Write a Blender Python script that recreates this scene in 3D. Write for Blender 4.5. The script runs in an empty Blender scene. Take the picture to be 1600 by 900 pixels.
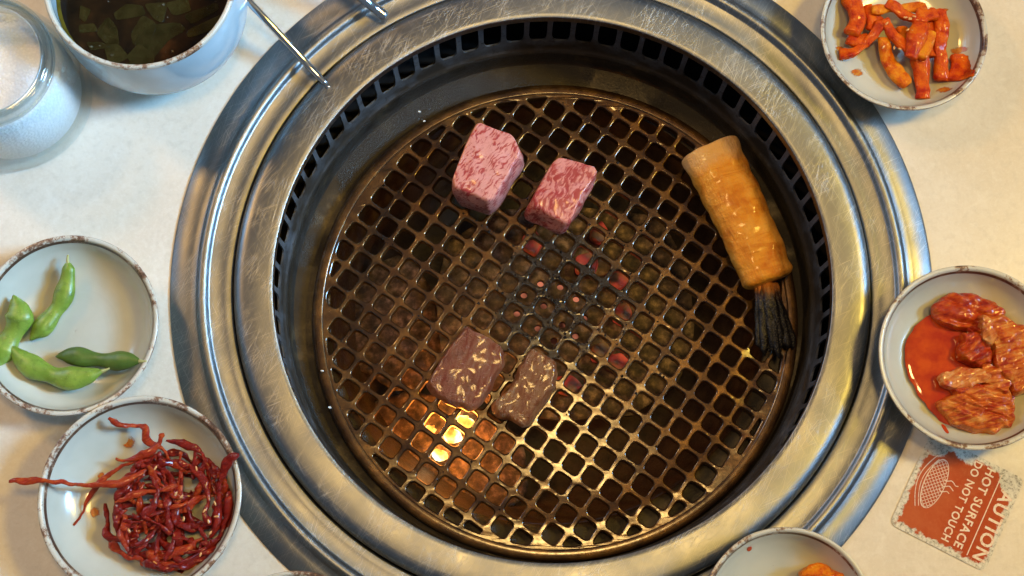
import bpy, bmesh, math, random
from mathutils import Vector, Matrix, noise
R = math.radians
random.seed(7)
CM = 0.01                                  # lengths below are written in centimetres
scene = bpy.context.scene
col = scene.collection

# ------------------------------------------------------------------ camera
cam_data = bpy.data.cameras.new('camera')
cam_data.sensor_width = 36; cam_data.lens = 52.0
cam_data.clip_start = 0.02; cam_data.clip_end = 20
cam = bpy.data.objects.new('camera', cam_data); col.objects.link(cam)
cam.location = (-3.04*CM, -17.6*CM, 75.6*CM)
cam.rotation_euler = (0.224, -0.012, 0)
scene.camera = cam

# ------------------------------------------------------------------ room light
world = bpy.data.worlds.new('World'); scene.world = world; world.use_nodes = True
bg = world.node_tree.nodes['Background']
bg.inputs[0].default_value = (0.68, 0.82, 1.0, 1); bg.inputs[1].default_value = 0.16

def area(name, loc, target, size, power, color, shape='DISK', size_y=None):
    d = bpy.data.lights.new(name, 'AREA'); d.shape = shape; d.size = size*CM
    if size_y: d.size_y = size_y*CM
    d.energy = power; d.color = color
    o = bpy.data.objects.new(name, d); col.objects.link(o)
    o.location = [c*CM for c in loc]
    v = Vector(target) - Vector(loc)
    o.rotation_euler = v.to_track_quat('-Z', 'Y').to_euler()
    return o
win = area('window_daylight', (140, 14, 118), (-46, 9, 0), 46, 2.3, (0.27, 0.60, 1.0), 'RECTANGLE', 46)
win.data.spread = R(27)                    # a beam of daylight that mostly reaches the left of the table
area('window_daylight', (-175, 115, 95), (-16, 6, 0), 90, 12.0, (0.30, 0.62, 1.0), 'RECTANGLE', 60)
area('pendant_lamp', (84, 18, 118), (18, -4, 0), 20, 10.0, (1.0, 0.66, 0.10))
area('pendant_lamp', (-98, 80, 110), (-16, 0, 0), 20, 7.0, (1.0, 0.56, 0.17))
area('pendant_lamp', (9, 5, 165), (2, -4, 0), 22, 7.0, (1.0, 0.62, 0.20))

vs = scene.view_settings
vs.view_transform = 'Standard'; vs.look = 'None'; vs.gamma = 1; vs.exposure = 0.0; vs.use_curve_mapping = False

# ------------------------------------------------------------------ node helpers
class Mat:
    def __init__(s, name):
        s.m = bpy.data.materials.new(name); s.m.use_nodes = True
        s.nt = s.m.node_tree; s.b = s.nt.nodes['Principled BSDF']; s.x = None
    def n(s, t, **k):
        nd = s.nt.nodes.new(t)
        for a, v in k.items(): setattr(nd, a, v)
        return nd
    def lk(s, a, b): s.nt.links.new(a, b)
    def val(s, sock, v):
        if isinstance(v, bpy.types.NodeSocket): s.lk(v, sock)
        elif isinstance(v, (tuple, list)) and len(v) == 3 and sock.type == 'RGBA': sock.default_value = (*v, 1)
        else: sock.default_value = v
    def co(s, scale=(1, 1, 1), rot=(0, 0, 0), rnd=True):
        """object coordinates in centimetres"""
        if s.x is None:
            tc = s.n('ShaderNodeTexCoord'); oi = s.n('ShaderNodeObjectInfo')
            m = s.n('ShaderNodeVectorMath', operation='SCALE'); m.inputs['Scale'].default_value = 100
            s.lk(tc.outputs['Object'], m.inputs[0])
            k = s.n('ShaderNodeMath', operation='MULTIPLY'); k.inputs[1].default_value = 37
            s.lk(oi.outputs['Random'], k.inputs[0])
            a = s.n('ShaderNodeVectorMath', operation='ADD'); s.lk(m.outputs[0], a.inputs[0]); s.lk(k.outputs[0], a.inputs[1])
            s.x = (m.outputs[0], a.outputs[0])
        mp = s.n('ShaderNodeMapping', vector_type='TEXTURE'); mp.inputs['Scale'].default_value = [1/k for k in scale]; mp.inputs['Rotation'].default_value = rot
        s.lk(s.x[1 if rnd else 0], mp.inputs[0]); return mp.outputs[0]
    def noise(s, scale, detail=4, rough=0.55, vec=None, dist=0, out=0):
        nd = s.n('ShaderNodeTexNoise'); nd.inputs['Scale'].default_value = scale
        nd.inputs['Detail'].default_value = detail; nd.inputs['Roughness'].default_value = rough
        nd.inputs['Distortion'].default_value = dist
        s.lk(vec if vec else s.co(), nd.inputs['Vector']); return nd.outputs[out]
    def vor(s, scale, vec=None, feature='F1', out=0):
        nd = s.n('ShaderNodeTexVoronoi', feature=feature); nd.inputs['Scale'].default_value = scale
        s.lk(vec if vec else s.co(), nd.inputs['Vector']); return nd.outputs[out]
    def ramp(s, f, *st, interp='LINEAR'):
        nd = s.n('ShaderNodeValToRGB'); cr = nd.color_ramp; cr.interpolation = interp
        while len(cr.elements) < len(st): cr.elements.new(1)
        for e, (p, c) in zip(cr.elements, st):
            e.position = p; e.color = (*c, 1) if isinstance(c, tuple) else (c, c, c, 1)
        s.lk(f, nd.inputs[0]); return nd.outputs[0]
    def mix(s, f, a, b, mode='MIX'):
        nd = s.n('ShaderNodeMix', data_type='RGBA', blend_type=mode)
        s.val(nd.inputs[0], f); s.val(nd.inputs[6], a); s.val(nd.inputs[7], b); return nd.outputs[2]
    def math(s, op, a, b=0.0, c=None):
        nd = s.n('ShaderNodeMath', operation=op); s.val(nd.inputs[0], a); s.val(nd.inputs[1], b)
        if c is not None: s.val(nd.inputs[2], c)
        return nd.outputs[0]
    def sep(s, vec):
        nd = s.n('ShaderNodeSeparateXYZ'); s.lk(vec, nd.inputs[0]); return nd.outputs
    def bump(s, h, strength=0.3, dist=0.1, normal=None):
        nd = s.n('ShaderNodeBump'); nd.inputs['Strength'].default_value = strength; nd.inputs['Distance'].default_value = dist*CM
        s.lk(h, nd.inputs['Height'])
        if normal: s.lk(normal, nd.inputs['Normal'])
        s.lk(nd.outputs[0], s.b.inputs['Normal']); return nd.outputs[0]
    def set(s, **k):
        for a, v in k.items():
            s.val(s.b.inputs[a.replace('_', ' ')], v)
        return s
    def sss(s, w, radius, scale):
        s.b.inputs['Subsurface Weight'].default_value = w
        s.b.inputs['Subsurface Radius'].default_value = radius
        s.b.inputs['Subsurface Scale'].default_value = scale*CM
MATS = {}

# ---- setting
m = Mat('quartz_table'); MATS['table'] = m.m
a = m.noise(0.16, 4); b_ = m.noise(2.2, 5); v = m.noise(0.8, 6, 0.65, dist=1.5)
c = m.ramp(a, (0.35, (0.67, 0.60, 0.495)), (0.65, (0.73, 0.665, 0.565)))
c = m.mix(m.ramp(v, (0.5, 0.0), (0.7, 0.5)), c, (0.79, 0.74, 0.65))
c = m.mix(m.ramp(b_, (0.50, 0.0), (0.72, 0.5)), c, (0.58, 0.52, 0.43))
c = m.mix(m.ramp(m.noise(7, 4, 0.7), (0.45, 0.0), (0.7, 0.35)), c, (0.80, 0.76, 0.69))
sp = m.ramp(m.vor(4.5), (0.0, 1.0), (0.10, 0.0))
spm = m.ramp(m.noise(0.9, 2), (0.45, 0.0), (0.6, 1.0))
c = m.mix(m.math('MULTIPLY', sp, spm), c, (0.9, 0.88, 0.84))
m.set(Base_Color=c, Roughness=m.ramp(b_, (0.3, 0.27), (0.7, 0.40)), Specular_IOR_Level=0.45)
m.bump(b_, 0.04, 0.05)

def steel(name, base, r0, r1, scratch, aniso, tint=None):
    m = Mat(name); MATS[name] = m.m
    tot = None
    for i, (ang, ln_, wd, lo) in enumerate(((24, 0.55, 26, 0.635), (50, 0.4, 30, 0.63), (63, 0.7, 24, 0.63), (76, 0.5, 28, 0.635), (118, 0.5, 28, 0.65))):
        wob = m.noise(1.0, 2, 0.5, m.co((ln_, wd, 1.0), (0, 0, R(ang)), rnd=False))
        ln = m.ramp(wob, (lo, 0.0), (lo+0.05, 1.0))
        tot = ln if tot is None else m.math('MAXIMUM', tot, ln)
    patch = m.ramp(m.noise(0.5, 3, 0.6, m.co(rnd=False)), (0.38, 0.25), (0.62, 1.0))
    tot = m.math('MULTIPLY', tot, patch)
    fine = m.noise(1.0, 3, 0.7, m.co((0.5, 40, 1), (0, 0, R(48)), rnd=False))
    fine2 = m.noise(1.0, 3, 0.7, m.co((0.4, 36, 1), (0, 0, R(72)), rnd=False))
    fine = m.math('ADD', fine, fine2)
    big = m.noise(0.35, 4, 0.6, m.co(rnd=False))
    dust = m.noise(5.0, 5, 0.7, m.co(rnd=False))
    rough = m.math('ADD', m.ramp(big, (0.3, r0), (0.7, r1)), m.math('MULTIPLY', tot, 0.12))
    rough = m.math('ADD', rough, m.math('MULTIPLY', m.ramp(dust, (0.5, 0.0), (0.75, 1.0)), 0.06))
    cc = m.mix(m.ramp(big, (0.35, 0.0), (0.7, 0.5)), base, tuple(x*0.6 for x in base))
    cc = m.mix(m.math('MULTIPLY', tot, 0.55), cc, (0.62, 0.60, 0.55))  # real scratches, lightened so their glint is put into the colour
    m.set(Base_Color=cc, Metallic=1.0, Roughness=rough)
    m.b.inputs['Anisotropic'].default_value = aniso
    tg = m.n('ShaderNodeTangent', direction_type='RADIAL', axis='Z'); m.lk(tg.outputs[0], m.b.inputs['Tangent'])
    w = m.sep(m.co(rnd=False))
    rad = m.math('SQRT', m.math('ADD', m.math('MULTIPLY', w[0], w[0]), m.math('MULTIPLY', w[1], w[1])))
    cb = m.n('ShaderNodeCombineXYZ'); m.lk(m.math('MULTIPLY', rad, 22.0), cb.inputs[0]); m.lk(m.math('MULTIPLY', big, 0.6), cb.inputs[1])
    turn = m.noise(1.0, 3, 0.6, cb.outputs[0])                              # lathe-turned rings
    h = m.math('ADD', m.math('MULTIPLY', tot, -0.45*scratch), m.math('MULTIPLY', turn, 0.30))
    m.bump(h, 0.55, 0.008)
steel('steel', (0.26, 0.272, 0.284), 0.34, 0.46, 1.0, 0.4)
steel('steel_ring', (0.25, 0.261, 0.272), 0.32, 0.44, 1.3, 0.35)

m = Mat('well_steel'); MATS['well'] = m.m
z = m.sep(m.co(rnd=False))[2]
n1 = m.noise(0.5, 5, 0.6, m.co(rnd=False)); n2 = m.noise(3, 5, 0.7, m.co(rnd=False))
soot = m.ramp(m.math('ADD', m.math('MULTIPLY', z, 0.11), m.math('MULTIPLY', n1, 0.9)), (-0.12, 1.0), (0.20, 0.0))
c = m.mix(soot, (0.12, 0.126, 0.138), (0.045, 0.035, 0.026))
fleck = m.math('MULTIPLY', m.ramp(n2, (0.54, 0.0), (0.62, 1.0)), m.ramp(n1, (0.46, 0.0), (0.58, 1.0)))
c = m.mix(fleck, c, (0.035, 0.03, 0.027))
m.set(Base_Color=c, Metallic=m.math('SUBTRACT', 0.25, m.math('MULTIPLY', fleck, 0.2)), Roughness=m.ramp(n2, (0.3, 0.36), (0.7, 0.58)))
m.bump(n2, 0.15, 0.03)

m = Mat('sooty_ledge'); MATS['ledge'] = m.m
n1 = m.noise(0.9, 5, 0.6, m.co(rnd=False)); n2 = m.noise(9, 5, 0.75, m.co(rnd=False)); n3 = m.noise(0.28, 3, 0.5, m.co(rnd=False))
c = m.ramp(n1, (0.3, (0.014, 0.011, 0.009)), (0.55, (0.036, 0.027, 0.017)), (0.72, (0.10, 0.075, 0.042)))
crust = m.ramp(n3, (0.44, 0.0), (0.52, 1.0))
c = m.mix(m.math('MULTIPLY', crust, 0.7), c, (0.04, 0.034, 0.028))
m.set(Base_Color=c, Metallic=0.3, Roughness=m.ramp(n2, (0.35, 0.32), (0.7, 0.65)))
m.bump(m.math('MULTIPLY', n2, m.math('ADD', m.math('MULTIPLY', crust, 1.5), 0.25)), 0.7, 0.06)

m = Mat('duct_black'); MATS['duct'] = m.m
m.set(Base_Color=m.ramp(m.noise(2, 4), (0.3, (0.008, 0.008, 0.009)), (0.7, (0.012, 0.011, 0.01))), Roughness=0.9, Specular_IOR_Level=0.0)

m = Mat('burner_floor'); MATS['floor'] = m.m
n1 = m.noise(0.8, 6, 0.65); n2 = m.noise(6, 5, 0.7)
m.set(Base_Color=m.ramp(n1, (0.35, (0.010, 0.008, 0.006)), (0.65, (0.045, 0.03, 0.018))), Roughness=m.ramp(n2, (0.3, 0.35), (0.7, 0.75)))
m.bump(n2, 0.5, 0.08)

m = Mat('ceramic_plate'); MATS['ceramic'] = m.m
n1 = m.noise(1.6, 6, 0.65); n2 = m.noise(7, 5, 0.7)
c = m.ramp(n1, (0.36, (0.018, 0.012, 0.009)), (0.52, (0.10, 0.066, 0.042)), (0.68, (0.34, 0.23, 0.15)))
c = m.mix(m.ramp(n2, (0.58, 0.0), (0.7, 0.8)), c, (0.07, 0.05, 0.035))
m.set(Base_Color=c, Roughness=0.75); m.bump(n2, 0.4, 0.08)

m = Mat('chunk'); MATS['chunk'] = m.m  # tan and red glow for added chunks, imitating red-lit burner plate
n1 = m.noise(1.1, 4)
m.set(Base_Color=m.ramp(n1, (0.4, (0.25, 0.16, 0.10)), (0.6, (0.30, 0.05, 0.04))), Roughness=0.8, Emission_Color=m.ramp(n1, (0.3, (0.75, 0.03, 0.025)), (0.7, (1.0, 0.12, 0.06))), Emission_Strength=m.ramp(n1, (0.45, 0.0), (0.56, 0.12), (0.75, 0.32)))

m = Mat('glowing_burner'); MATS['burner'] = m.m
m.set(Base_Color=(0.3, 0.1, 0.08), Emission_Color=(1.0, 0.30, 0.16), Emission_Strength=m.ramp(m.noise(0.5, 2), (0.42, 0.02), (0.58, 0.6)))

m = Mat('flame'); MATS['flame'] = m.m
z = m.sep(m.co(rnd=False))[2]
n1 = m.noise(0.9, 3, 0.5, m.co((1, 1, 0.5), rnd=False))
t = m.math('ADD', 0.62, m.math('ADD', m.math('MULTIPLY', z, -0.11), m.math('MULTIPLY', m.math('SUBTRACT', n1, 0.5), 1.1)))
m.set(Base_Color=(0, 0, 0), Roughness=1.0, Specular_IOR_Level=0.0,
      Emission_Color=m.ramp(t, (-0.0, (1.0, 0.22, 0.02)), (0.35, (1.0, 0.42, 0.06)), (0.6, (1.0, 0.80, 0.42))),
      Emission_Strength=m.math('MULTIPLY', m.ramp(t, (0.0, 0.10), (0.38, 0.35), (0.7, 1.0)), 9.0))

m = Mat('seasoned_grate'); MATS['grate'] = m.m
vec = m.co(rnd=False); xyz = m.sep(vec)
n1 = m.noise(0.55, 5, 0.6, vec); n2 = m.noise(4.5, 5, 0.7, vec); n3 = m.noise(14, 4, 0.7, vec)
dx = m.math('SUBTRACT', xyz[0], 0.2); dy = m.math('SUBTRACT', xyz[1], 0.9)
rr = m.math('SQRT', m.math('ADD', m.math('MULTIPLY', dx, dx), m.math('MULTIPLY', dy, dy)))
char = m.ramp(m.math('ADD', m.math('MULTIPLY', rr, 0.13), m.math('MULTIPLY', n1, 0.9)), (0.78, 1.0), (1.15, 0.0))
c = m.ramp(n1, (0.30, (0.022, 0.012, 0.006)), (0.46, (0.048, 0.027, 0.011)), (0.60, (0.125, 0.078, 0.030)), (0.74, (0.065, 0.026, 0.009)))
c = m.mix(m.ramp(n2, (0.52, 0.0), (0.68, 0.8)), c, (0.06, 0.026, 0.011))
c = m.mix(m.math('MULTIPLY', char, 0.95), c, (0.022, 0.016, 0.011))
m.set(Base_Color=c, Metallic=m.math('SUBTRACT', 0.7, m.math('MULTIPLY', char, 0.5)), Roughness=m.ramp(n2, (0.32, 0.25), (0.7, 0.5)), Specular_IOR_Level=0.4, Coat_Weight=m.ramp(n2, (0.35, 1.0), (0.65, 0.4)), Coat_Roughness=0.15, Coat_IOR=1.6, Coat_Tint=(1.0, 0.74, 0.42))
hh = m.math('ADD', m.math('MULTIPLY', n2, m.math('ADD', 0.25, char)), m.math('MULTIPLY', n3, m.math('ADD', 0.15, m.math('MULTIPLY', char, 0.9))))
m.bump(hh, 0.8, 0.10)

m = Mat('burnt_crumb'); MATS['crumb'] = m.m
m.set(Base_Color=m.ramp(m.noise(3, 3), (0.4, (0.010, 0.008, 0.006)), (0.7, (0.05, 0.03, 0.015))), Roughness=0.22, Specular_IOR_Level=0.6)
m = Mat('chrome'); MATS['chrome'] = m.m
m.set(Base_Color=(0.62, 0.63, 0.64), Metallic=1.0, Roughness=m.ramp(m.noise(1.2, 3), (0.3, 0.07), (0.7, 0.16)))

# ---- pottery
def glaze(name, c0, c1, speck=0.5):
    m = Mat(name); MATS[name] = m.m
    n1 = m.noise(0.35, 3); n2 = m.noise(5, 4)
    c = m.ramp(n1, (0.35, c0), (0.65, c1))
    sp = m.math('MULTIPLY', m.ramp(m.vor(2.6), (0.0, 1.0), (0.055, 0.0)), m.ramp(m.noise(1.7, 2), (0.5, 0.0), (0.6, speck)))
    c = m.mix(sp, c, (0.10, 0.08, 0.06))
    m.set(Base_Color=c, Roughness=0.20, Specular_IOR_Level=0.55, Coat_Weight=0.35, Coat_Roughness=0.05)
    w = m.sep(m.co(rnd=False))
    rad = m.math('SQRT', m.math('ADD', m.math('MULTIPLY', w[0], w[0]), m.math('MULTIPLY', w[1], w[1])))
    wv = m.noise(1.0, 2, 0.5, None)
    cb = m.n('ShaderNodeCombineXYZ'); m.lk(m.math('MULTIPLY', rad, 5.0), cb.inputs[0]); 
    th = m.noise(1.0, 2, 0.5, cb.outputs[0])
    m.bump(m.math('ADD', th, m.math('MULTIPLY', n2, 0.25)), 0.10, 0.06)
glaze('glaze_pale', (0.48, 0.485, 0.415), (0.56, 0.56, 0.48), 0.8)
glaze('glaze_blue', (0.38, 0.52, 0.60), (0.47, 0.59, 0.65))
def rimmat(name, lo, hi, c_bare=(0.60, 0.56, 0.47)):
    m = Mat(name); MATS[name] = m.m
    n1 = m.noise(0.55, 3, 0.6); n2 = m.noise(5.5, 5, 0.75)
    t = m.math('ADD', m.math('MULTIPLY', n1, 0.75), m.math('MULTIPLY', n2, 0.45))
    c = m.ramp(t, (lo, c_bare), (lo+0.05, (0.25, 0.14, 0.085)), (hi, (0.075, 0.038, 0.025)))
    m.set(Base_Color=c, Roughness=0.30, Coat_Weight=0.3, Coat_Roughness=0.1); m.bump(n2, 0.25, 0.04)
rimmat('rim_brown', 0.52, 0.68)
rimmat('rim_speck', 0.62, 0.74, (0.56, 0.54, 0.46))
rimmat('rim_line', 0.46, 0.60)

# ---- glass, salt, broth
m = Mat('clear_glass'); MATS['glass'] = m.m
tr = m.n('ShaderNodeBsdfTransparent'); tr.inputs[0].default_value = (0.93, 0.97, 0.98, 1)
gl = m.n('ShaderNodeBsdfGlossy'); gl.inputs['Roughness'].default_value = 0.04; gl.inputs[0].default_value = (0.95, 0.98, 1, 1)
fr = m.n('ShaderNodeLayerWeight'); fr.inputs[0].default_value = 0.5
ff = m.math('ADD', 0.05, m.math('MULTIPLY', m.math('POWER', fr.outputs['Facing'], 3.0), 0.6))
mx = m.n('ShaderNodeMixShader'); m.lk(ff, mx.inputs[0]); m.lk(tr.outputs[0], mx.inputs[1]); m.lk(gl.outputs[0], mx.inputs[2])
m.lk(mx.outputs[0], m.nt.nodes['Material Output'].inputs[0])
m = Mat('glass_rim'); MATS['glass_rim'] = m.m
tr = m.n('ShaderNodeBsdfTransparent'); tr.inputs[0].default_value = (0.70, 0.78, 0.80, 1)
gl = m.n('ShaderNodeBsdfGlossy'); gl.inputs['Roughness'].default_value = 0.05; gl.inputs[0].default_value = (0.95, 0.98, 1, 1)
fr = m.n('ShaderNodeLayerWeight'); fr.inputs[0].default_value = 0.5
ff = m.math('ADD', 0.10, m.math('MULTIPLY', m.math('POWER', fr.outputs['Facing'], 2.0), 0.75))
mx = m.n('ShaderNodeMixShader'); m.lk(ff, mx.inputs[0]); m.lk(tr.outputs[0], mx.inputs[1]); m.lk(gl.outputs[0], mx.inputs[2])
m.lk(mx.outputs[0], m.nt.nodes['Material Output'].inputs[0])
m = Mat('salt'); MATS['salt'] = m.m
n1 = m.vor(6.0); n2 = m.noise(9, 3)
m.set(Base_Color=m.ramp(n1, (0.0, (0.94, 0.95, 0.96)), (0.6, (0.82, 0.84, 0.87))), Roughness=0.35); m.sss(0.2, (0.3, 0.3, 0.35), 0.3)
m.bump(m.math('ADD', n1, n2), 0.5, 0.08)
m = Mat('salt_crystal'); MATS['crystal'] = m.m
m.set(Base_Color=(0.88, 0.88, 0.86), Roughness=0.25); m.sss(0.3, (0.3, 0.3, 0.3), 0.1)
m = Mat('dark_broth'); MATS['broth'] = m.m
n1 = m.noise(0.7, 4)
w = m.sep(m.co(rnd=False))
rad = m.math('SQRT', m.math('ADD', m.math('MULTIPLY', w[0], w[0]), m.math('MULTIPLY', w[1], w[1])))
c = m.ramp(n1, (0.35, (0.006, 0.004, 0.002)), (0.6, (0.018, 0.009, 0.003)), (0.75, (0.045, 0.018, 0.005)))
c = m.mix(m.ramp(rad, (0.0, 0.0), (1.0, 1.0)), c, c)
m.set(Base_Color=c, Roughness=0.08, Specular_IOR_Level=0.18)
m.bump(m.noise(1.4, 3), 0.04, 0.05)
m = Mat('broth_edge'); MATS['broth_edge'] = m.m
m.set(Base_Color=m.ramp(m.noise(1.2, 2), (0.3, (0.06, 0.048, 0.004)), (0.7, (0.12, 0.09, 0.008))), Roughness=0.06)
m = Mat('soaked_leaf'); MATS['leaf'] = m.m
oi = m.n('ShaderNodeObjectInfo')
c = m.mix(oi.outputs['Random'], (0.016, 0.013, 0.003), (0.034, 0.028, 0.007))
c = m.mix(m.ramp(m.noise(2.5, 4), (0.4, 0.0), (0.75, 0.5)), c, (0.03, 0.02, 0.006))
m.set(Base_Color=c, Roughness=0.22, Specular_IOR_Level=0.18, Alpha=m.ramp(m.noise(1.6, 4, 0.6), (0.35, 0.45), (0.6, 0.92))); m.bump(m.noise(3, 3), 0.10, 0.04)
m = Mat('bubble'); MATS['bubble'] = m.m
m.set(Base_Color=(0.9, 0.85, 0.7), Roughness=0.03, Transmission_Weight=0.9, IOR=1.2)
# ---- food
def rawbeef(name, fat, red, lo, hi, ang, sc):
    m = Mat(name); MATS[name] = m.m
    base = m.co()
    wv = m.n('ShaderNodeTexNoise'); wv.inputs['Scale'].default_value = 0.9; m.lk(base, wv.inputs['Vector'])
    sub = m.n('ShaderNodeVectorMath', operation='SUBTRACT'); m.lk(wv.outputs['Color'], sub.inputs[0]); sub.inputs[1].default_value = (.5, .5, .5)
    scl = m.n('ShaderNodeVectorMath', operation='SCALE'); m.lk(sub.outputs[0], scl.inputs[0]); scl.inputs['Scale'].default_value = 0.9
    ad = m.n('ShaderNodeVectorMath', operation='ADD'); m.lk(base, ad.inputs[0]); m.lk(scl.outputs[0], ad.inputs[1])
    mp = m.n('ShaderNodeMapping', vector_type='TEXTURE'); mp.inputs['Rotation'].default_value = (0.35, 0.2, R(ang)); mp.inputs['Scale'].default_value = (0.62/sc, 0.17/sc, 0.34/sc)
    m.lk(ad.outputs[0], mp.inputs[0])
    st = m.noise(1.0, 3, 0.55, mp.outputs[0]); big = m.noise(0.9, 2, 0.5, base)
    t = m.math('ADD', st, m.math('MULTIPLY', m.math('SUBTRACT', big, 0.5), 0.45))
    mid = tuple((a_+b2)/2*1.02 for a_, b2 in zip(fat, red))
    c = m.ramp(t, (lo, fat), ((lo+hi)/2, mid), (hi, red))
    fine = m.noise(8, 4, 0.6, base)
    c = m.mix(m.ramp(fine, (0.4, 0.0), (0.8, 0.25)), c, red)
    m.set(Base_Color=c, Roughness=m.ramp(fine, (0.3, 0.27), (0.7, 0.42)), Specular_IOR_Level=0.3, Coat_Weight=0.3, Coat_Roughness=0.12)
    m.sss(0.2, (0.9, 0.35, 0.3), 0.08)
    m.bump(m.math('ADD', m.math('MULTIPLY', st, 0.5), m.math('MULTIPLY', fine, 0.5)), 0.35, 0.06)
rawbeef('beef_pale', (0.70, 0.315, 0.28), (0.40, 0.050, 0.05), 0.49, 0.62, 50, 1.55)
rawbeef('beef_red', (0.66, 0.26, 0.225), (0.38, 0.050, 0.05), 0.44, 0.58, 62, 1.15)

def cooked(name, ca, cb, cc, ang):
    m = Mat(name); MATS[name] = m.m
    st = m.noise(1.0, 5, 0.6, m.co((1.0, 4.0, 2.0), (0.2, 0.1, R(ang))), dist=0.6)
    fine = m.noise(5.5, 5, 0.65); big = m.noise(0.8, 3)
    c = m.ramp(st, (0.36, ca), (0.52, cb), (0.66, cc))
    c = m.mix(m.ramp(big, (0.58, 0.0), (0.74, 0.6)), c, (0.20, 0.06, 0.025))
    z = m.sep(m.co(rnd=False))[2]
    c = m.mix(m.ramp(z, (0.0, 0.85), (0.55, 0.0)), c, (0.36, 0.075, 0.055))
    m.set(Base_Color=c, Roughness=0.4, Specular_IOR_Level=0.2, Coat_Weight=0.6, Coat_Roughness=0.13, Coat_IOR=1.45)
    m.sss(0.12, (0.8, 0.3, 0.2), 0.1)
    fin2 = m.noise(11, 4, 0.7)
    m.bump(m.math('ADD', m.math('ADD', m.math('MULTIPLY', st, 0.5), m.math('MULTIPLY', fine, 1.2)), m.math('MULTIPLY', fin2, 1.6)), 1.0, 0.34)
cooked('beef_cooked', (0.58, 0.255, 0.145), (0.52, 0.18, 0.095), (0.42, 0.10, 0.05), 78)
cooked('beef_seared', (0.60, 0.30, 0.14), (0.53, 0.215, 0.09), (0.38, 0.11, 0.04), 68)

m = Mat('prawn_flesh'); MATS['prawn'] = m.m
n1 = m.noise(0.8, 4); n2 = m.noise(4.0, 5, 0.65); w = m.sep(m.co(rnd=False))
along = m.math('SUBTRACT', m.math('MULTIPLY', w[1], 0.92), m.math('MULTIPLY', w[0], 0.40))        # + towards the cut end
seg = m.noise(1.0, 4, 0.6, m.co((0.45, 2.6, 1), (0, 0, R(18))), dist=0.7)
fib = m.noise(1.0, 4, 0.65, m.co((7.0, 1.0, 3.0), (0, 0, R(24))), dist=0.5)
c = m.ramp(n1, (0.3, (0.80, 0.41, 0.075)), (0.5, (0.74, 0.31, 0.035)), (0.68, (0.54, 0.16, 0.012)))
c = m.mix(m.ramp(seg, (0.48, 0.0), (0.66, 0.5)), c, (0.52, 0.16, 0.010))
c = m.mix(m.ramp(fib, (0.52, 0.0), (0.7, 0.5)), c, (0.70, 0.36, 0.08))
c = m.mix(m.ramp(m.math('MULTIPLY', m.math('ADD', along, m.math('MULTIPLY', n1, 1.6)), 0.2), (0.66, 0.0), (0.80, 0.75)), c, (0.70, 0.44, 0.20))
m.set(Base_Color=c, Roughness=0.5, Specular_IOR_Level=0.15, Coat_Weight=0.45, Coat_Roughness=0.16, Coat_IOR=1.45)
m.sss(0.15, (0.9, 0.35, 0.06), 0.12)
m.bump(m.math('ADD', m.math('ADD', m.math('MULTIPLY', seg, 0.8), m.math('MULTIPLY', n2, 1.0)), m.math('MULTIPLY', fib, 0.7)), 0.7, 0.13)
m = Mat('charred_tail'); MATS['char'] = m.m
n2 = m.noise(5, 5, 0.7); yy = m.sep(m.co(rnd=False))[1]
t = m.math('ADD', m.math('MULTIPLY', yy, 0.42), m.math('ADD', 0.12, m.math('MULTIPLY', m.noise(1.2, 3), 0.5)))
c = m.ramp(t, (0.02, (0.008, 0.006, 0.005)), (0.24, (0.05, 0.018, 0.008)), (0.45, (0.50, 0.17, 0.03)))
m.set(Base_Color=c, Roughness=m.ramp(n2, (0.3, 0.15), (0.7, 0.35)), Specular_IOR_Level=0.5); m.bump(m.math('ADD', n2, m.noise(12, 3, 0.6)), 0.5, 0.10)

def pickled(name, stops, gloss=0.16, sc=1.0, coat=0.6, bump=0.6, fleck=0.7, wrinkle=None):
    m = Mat(name); MATS[name] = m.m
    n1 = m.noise(1.1*sc, 4, 0.6); n2 = m.noise(5.0*sc, 5, 0.7)
    t = m.math('ADD', m.math('MULTIPLY', n1, 0.75), m.math('MULTIPLY', n2, 0.25)); h = n2
    if wrinkle is not None:
        wr = m.noise(1.0, 4, 0.6, m.co((1.1, 6.0, 2.0), (0, 0, wrinkle)), dist=0.8)
        t = m.math('ADD', m.math('MULTIPLY', t, 0.55), m.math('MULTIPLY', wr, 0.45)); h = m.math('ADD', m.math('MULTIPLY', n2, 0.35), m.math('MULTIPLY', wr, 1.6))
    c = m.ramp(t, *stops)
    fl = m.math('MULTIPLY', m.ramp(m.vor(5.5), (0.0, 1.0), (0.16, 0.0)), m.ramp(m.noise(1.3, 2), (0.46, 0.0), (0.58, fleck)))
    c = m.mix(fl, c, (0.33, 0.012, 0.008))
    m.set(Base_Color=c, Roughness=m.ramp(n2, (0.3, gloss+0.1), (0.7, gloss+0.3)), Specular_IOR_Level=0.15, Coat_Weight=coat, Coat_Roughness=0.05, Coat_IOR=1.4)
    m.sss(0.2, (0.9, 0.3, 0.1), 0.12); m.bump(h, bump, 0.08)
pickled('radish', ((0.36, (0.74, 0.16, 0.002)), (0.5, (0.62, 0.075, 0.001)), (0.62, (0.38, 0.014, 0.001))), 0.26, 1.6, 0.25, 0.9)
pickled('radish_yellow', ((0.36, (0.78, 0.30, 0.008)), (0.5, (0.70, 0.17, 0.002)), (0.64, (0.48, 0.032, 0.001))), 0.26, 1.6, 0.25, 0.9)
pickled('squid', ((0.34, (0.36, 0.030, 0.005)), (0.46, (0.22, 0.010, 0.004)), (0.62, (0.11, 0.004, 0.003))), 0.16, 2.2, 0.5, 1.0, wrinkle=R(30))
pickled('squid_light', ((0.34, (0.50, 0.10, 0.012)), (0.5, (0.34, 0.030, 0.006)), (0.66, (0.19, 0.009, 0.004))), 0.16, 2.2, 0.5, 1.0, wrinkle=R(30))
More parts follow.
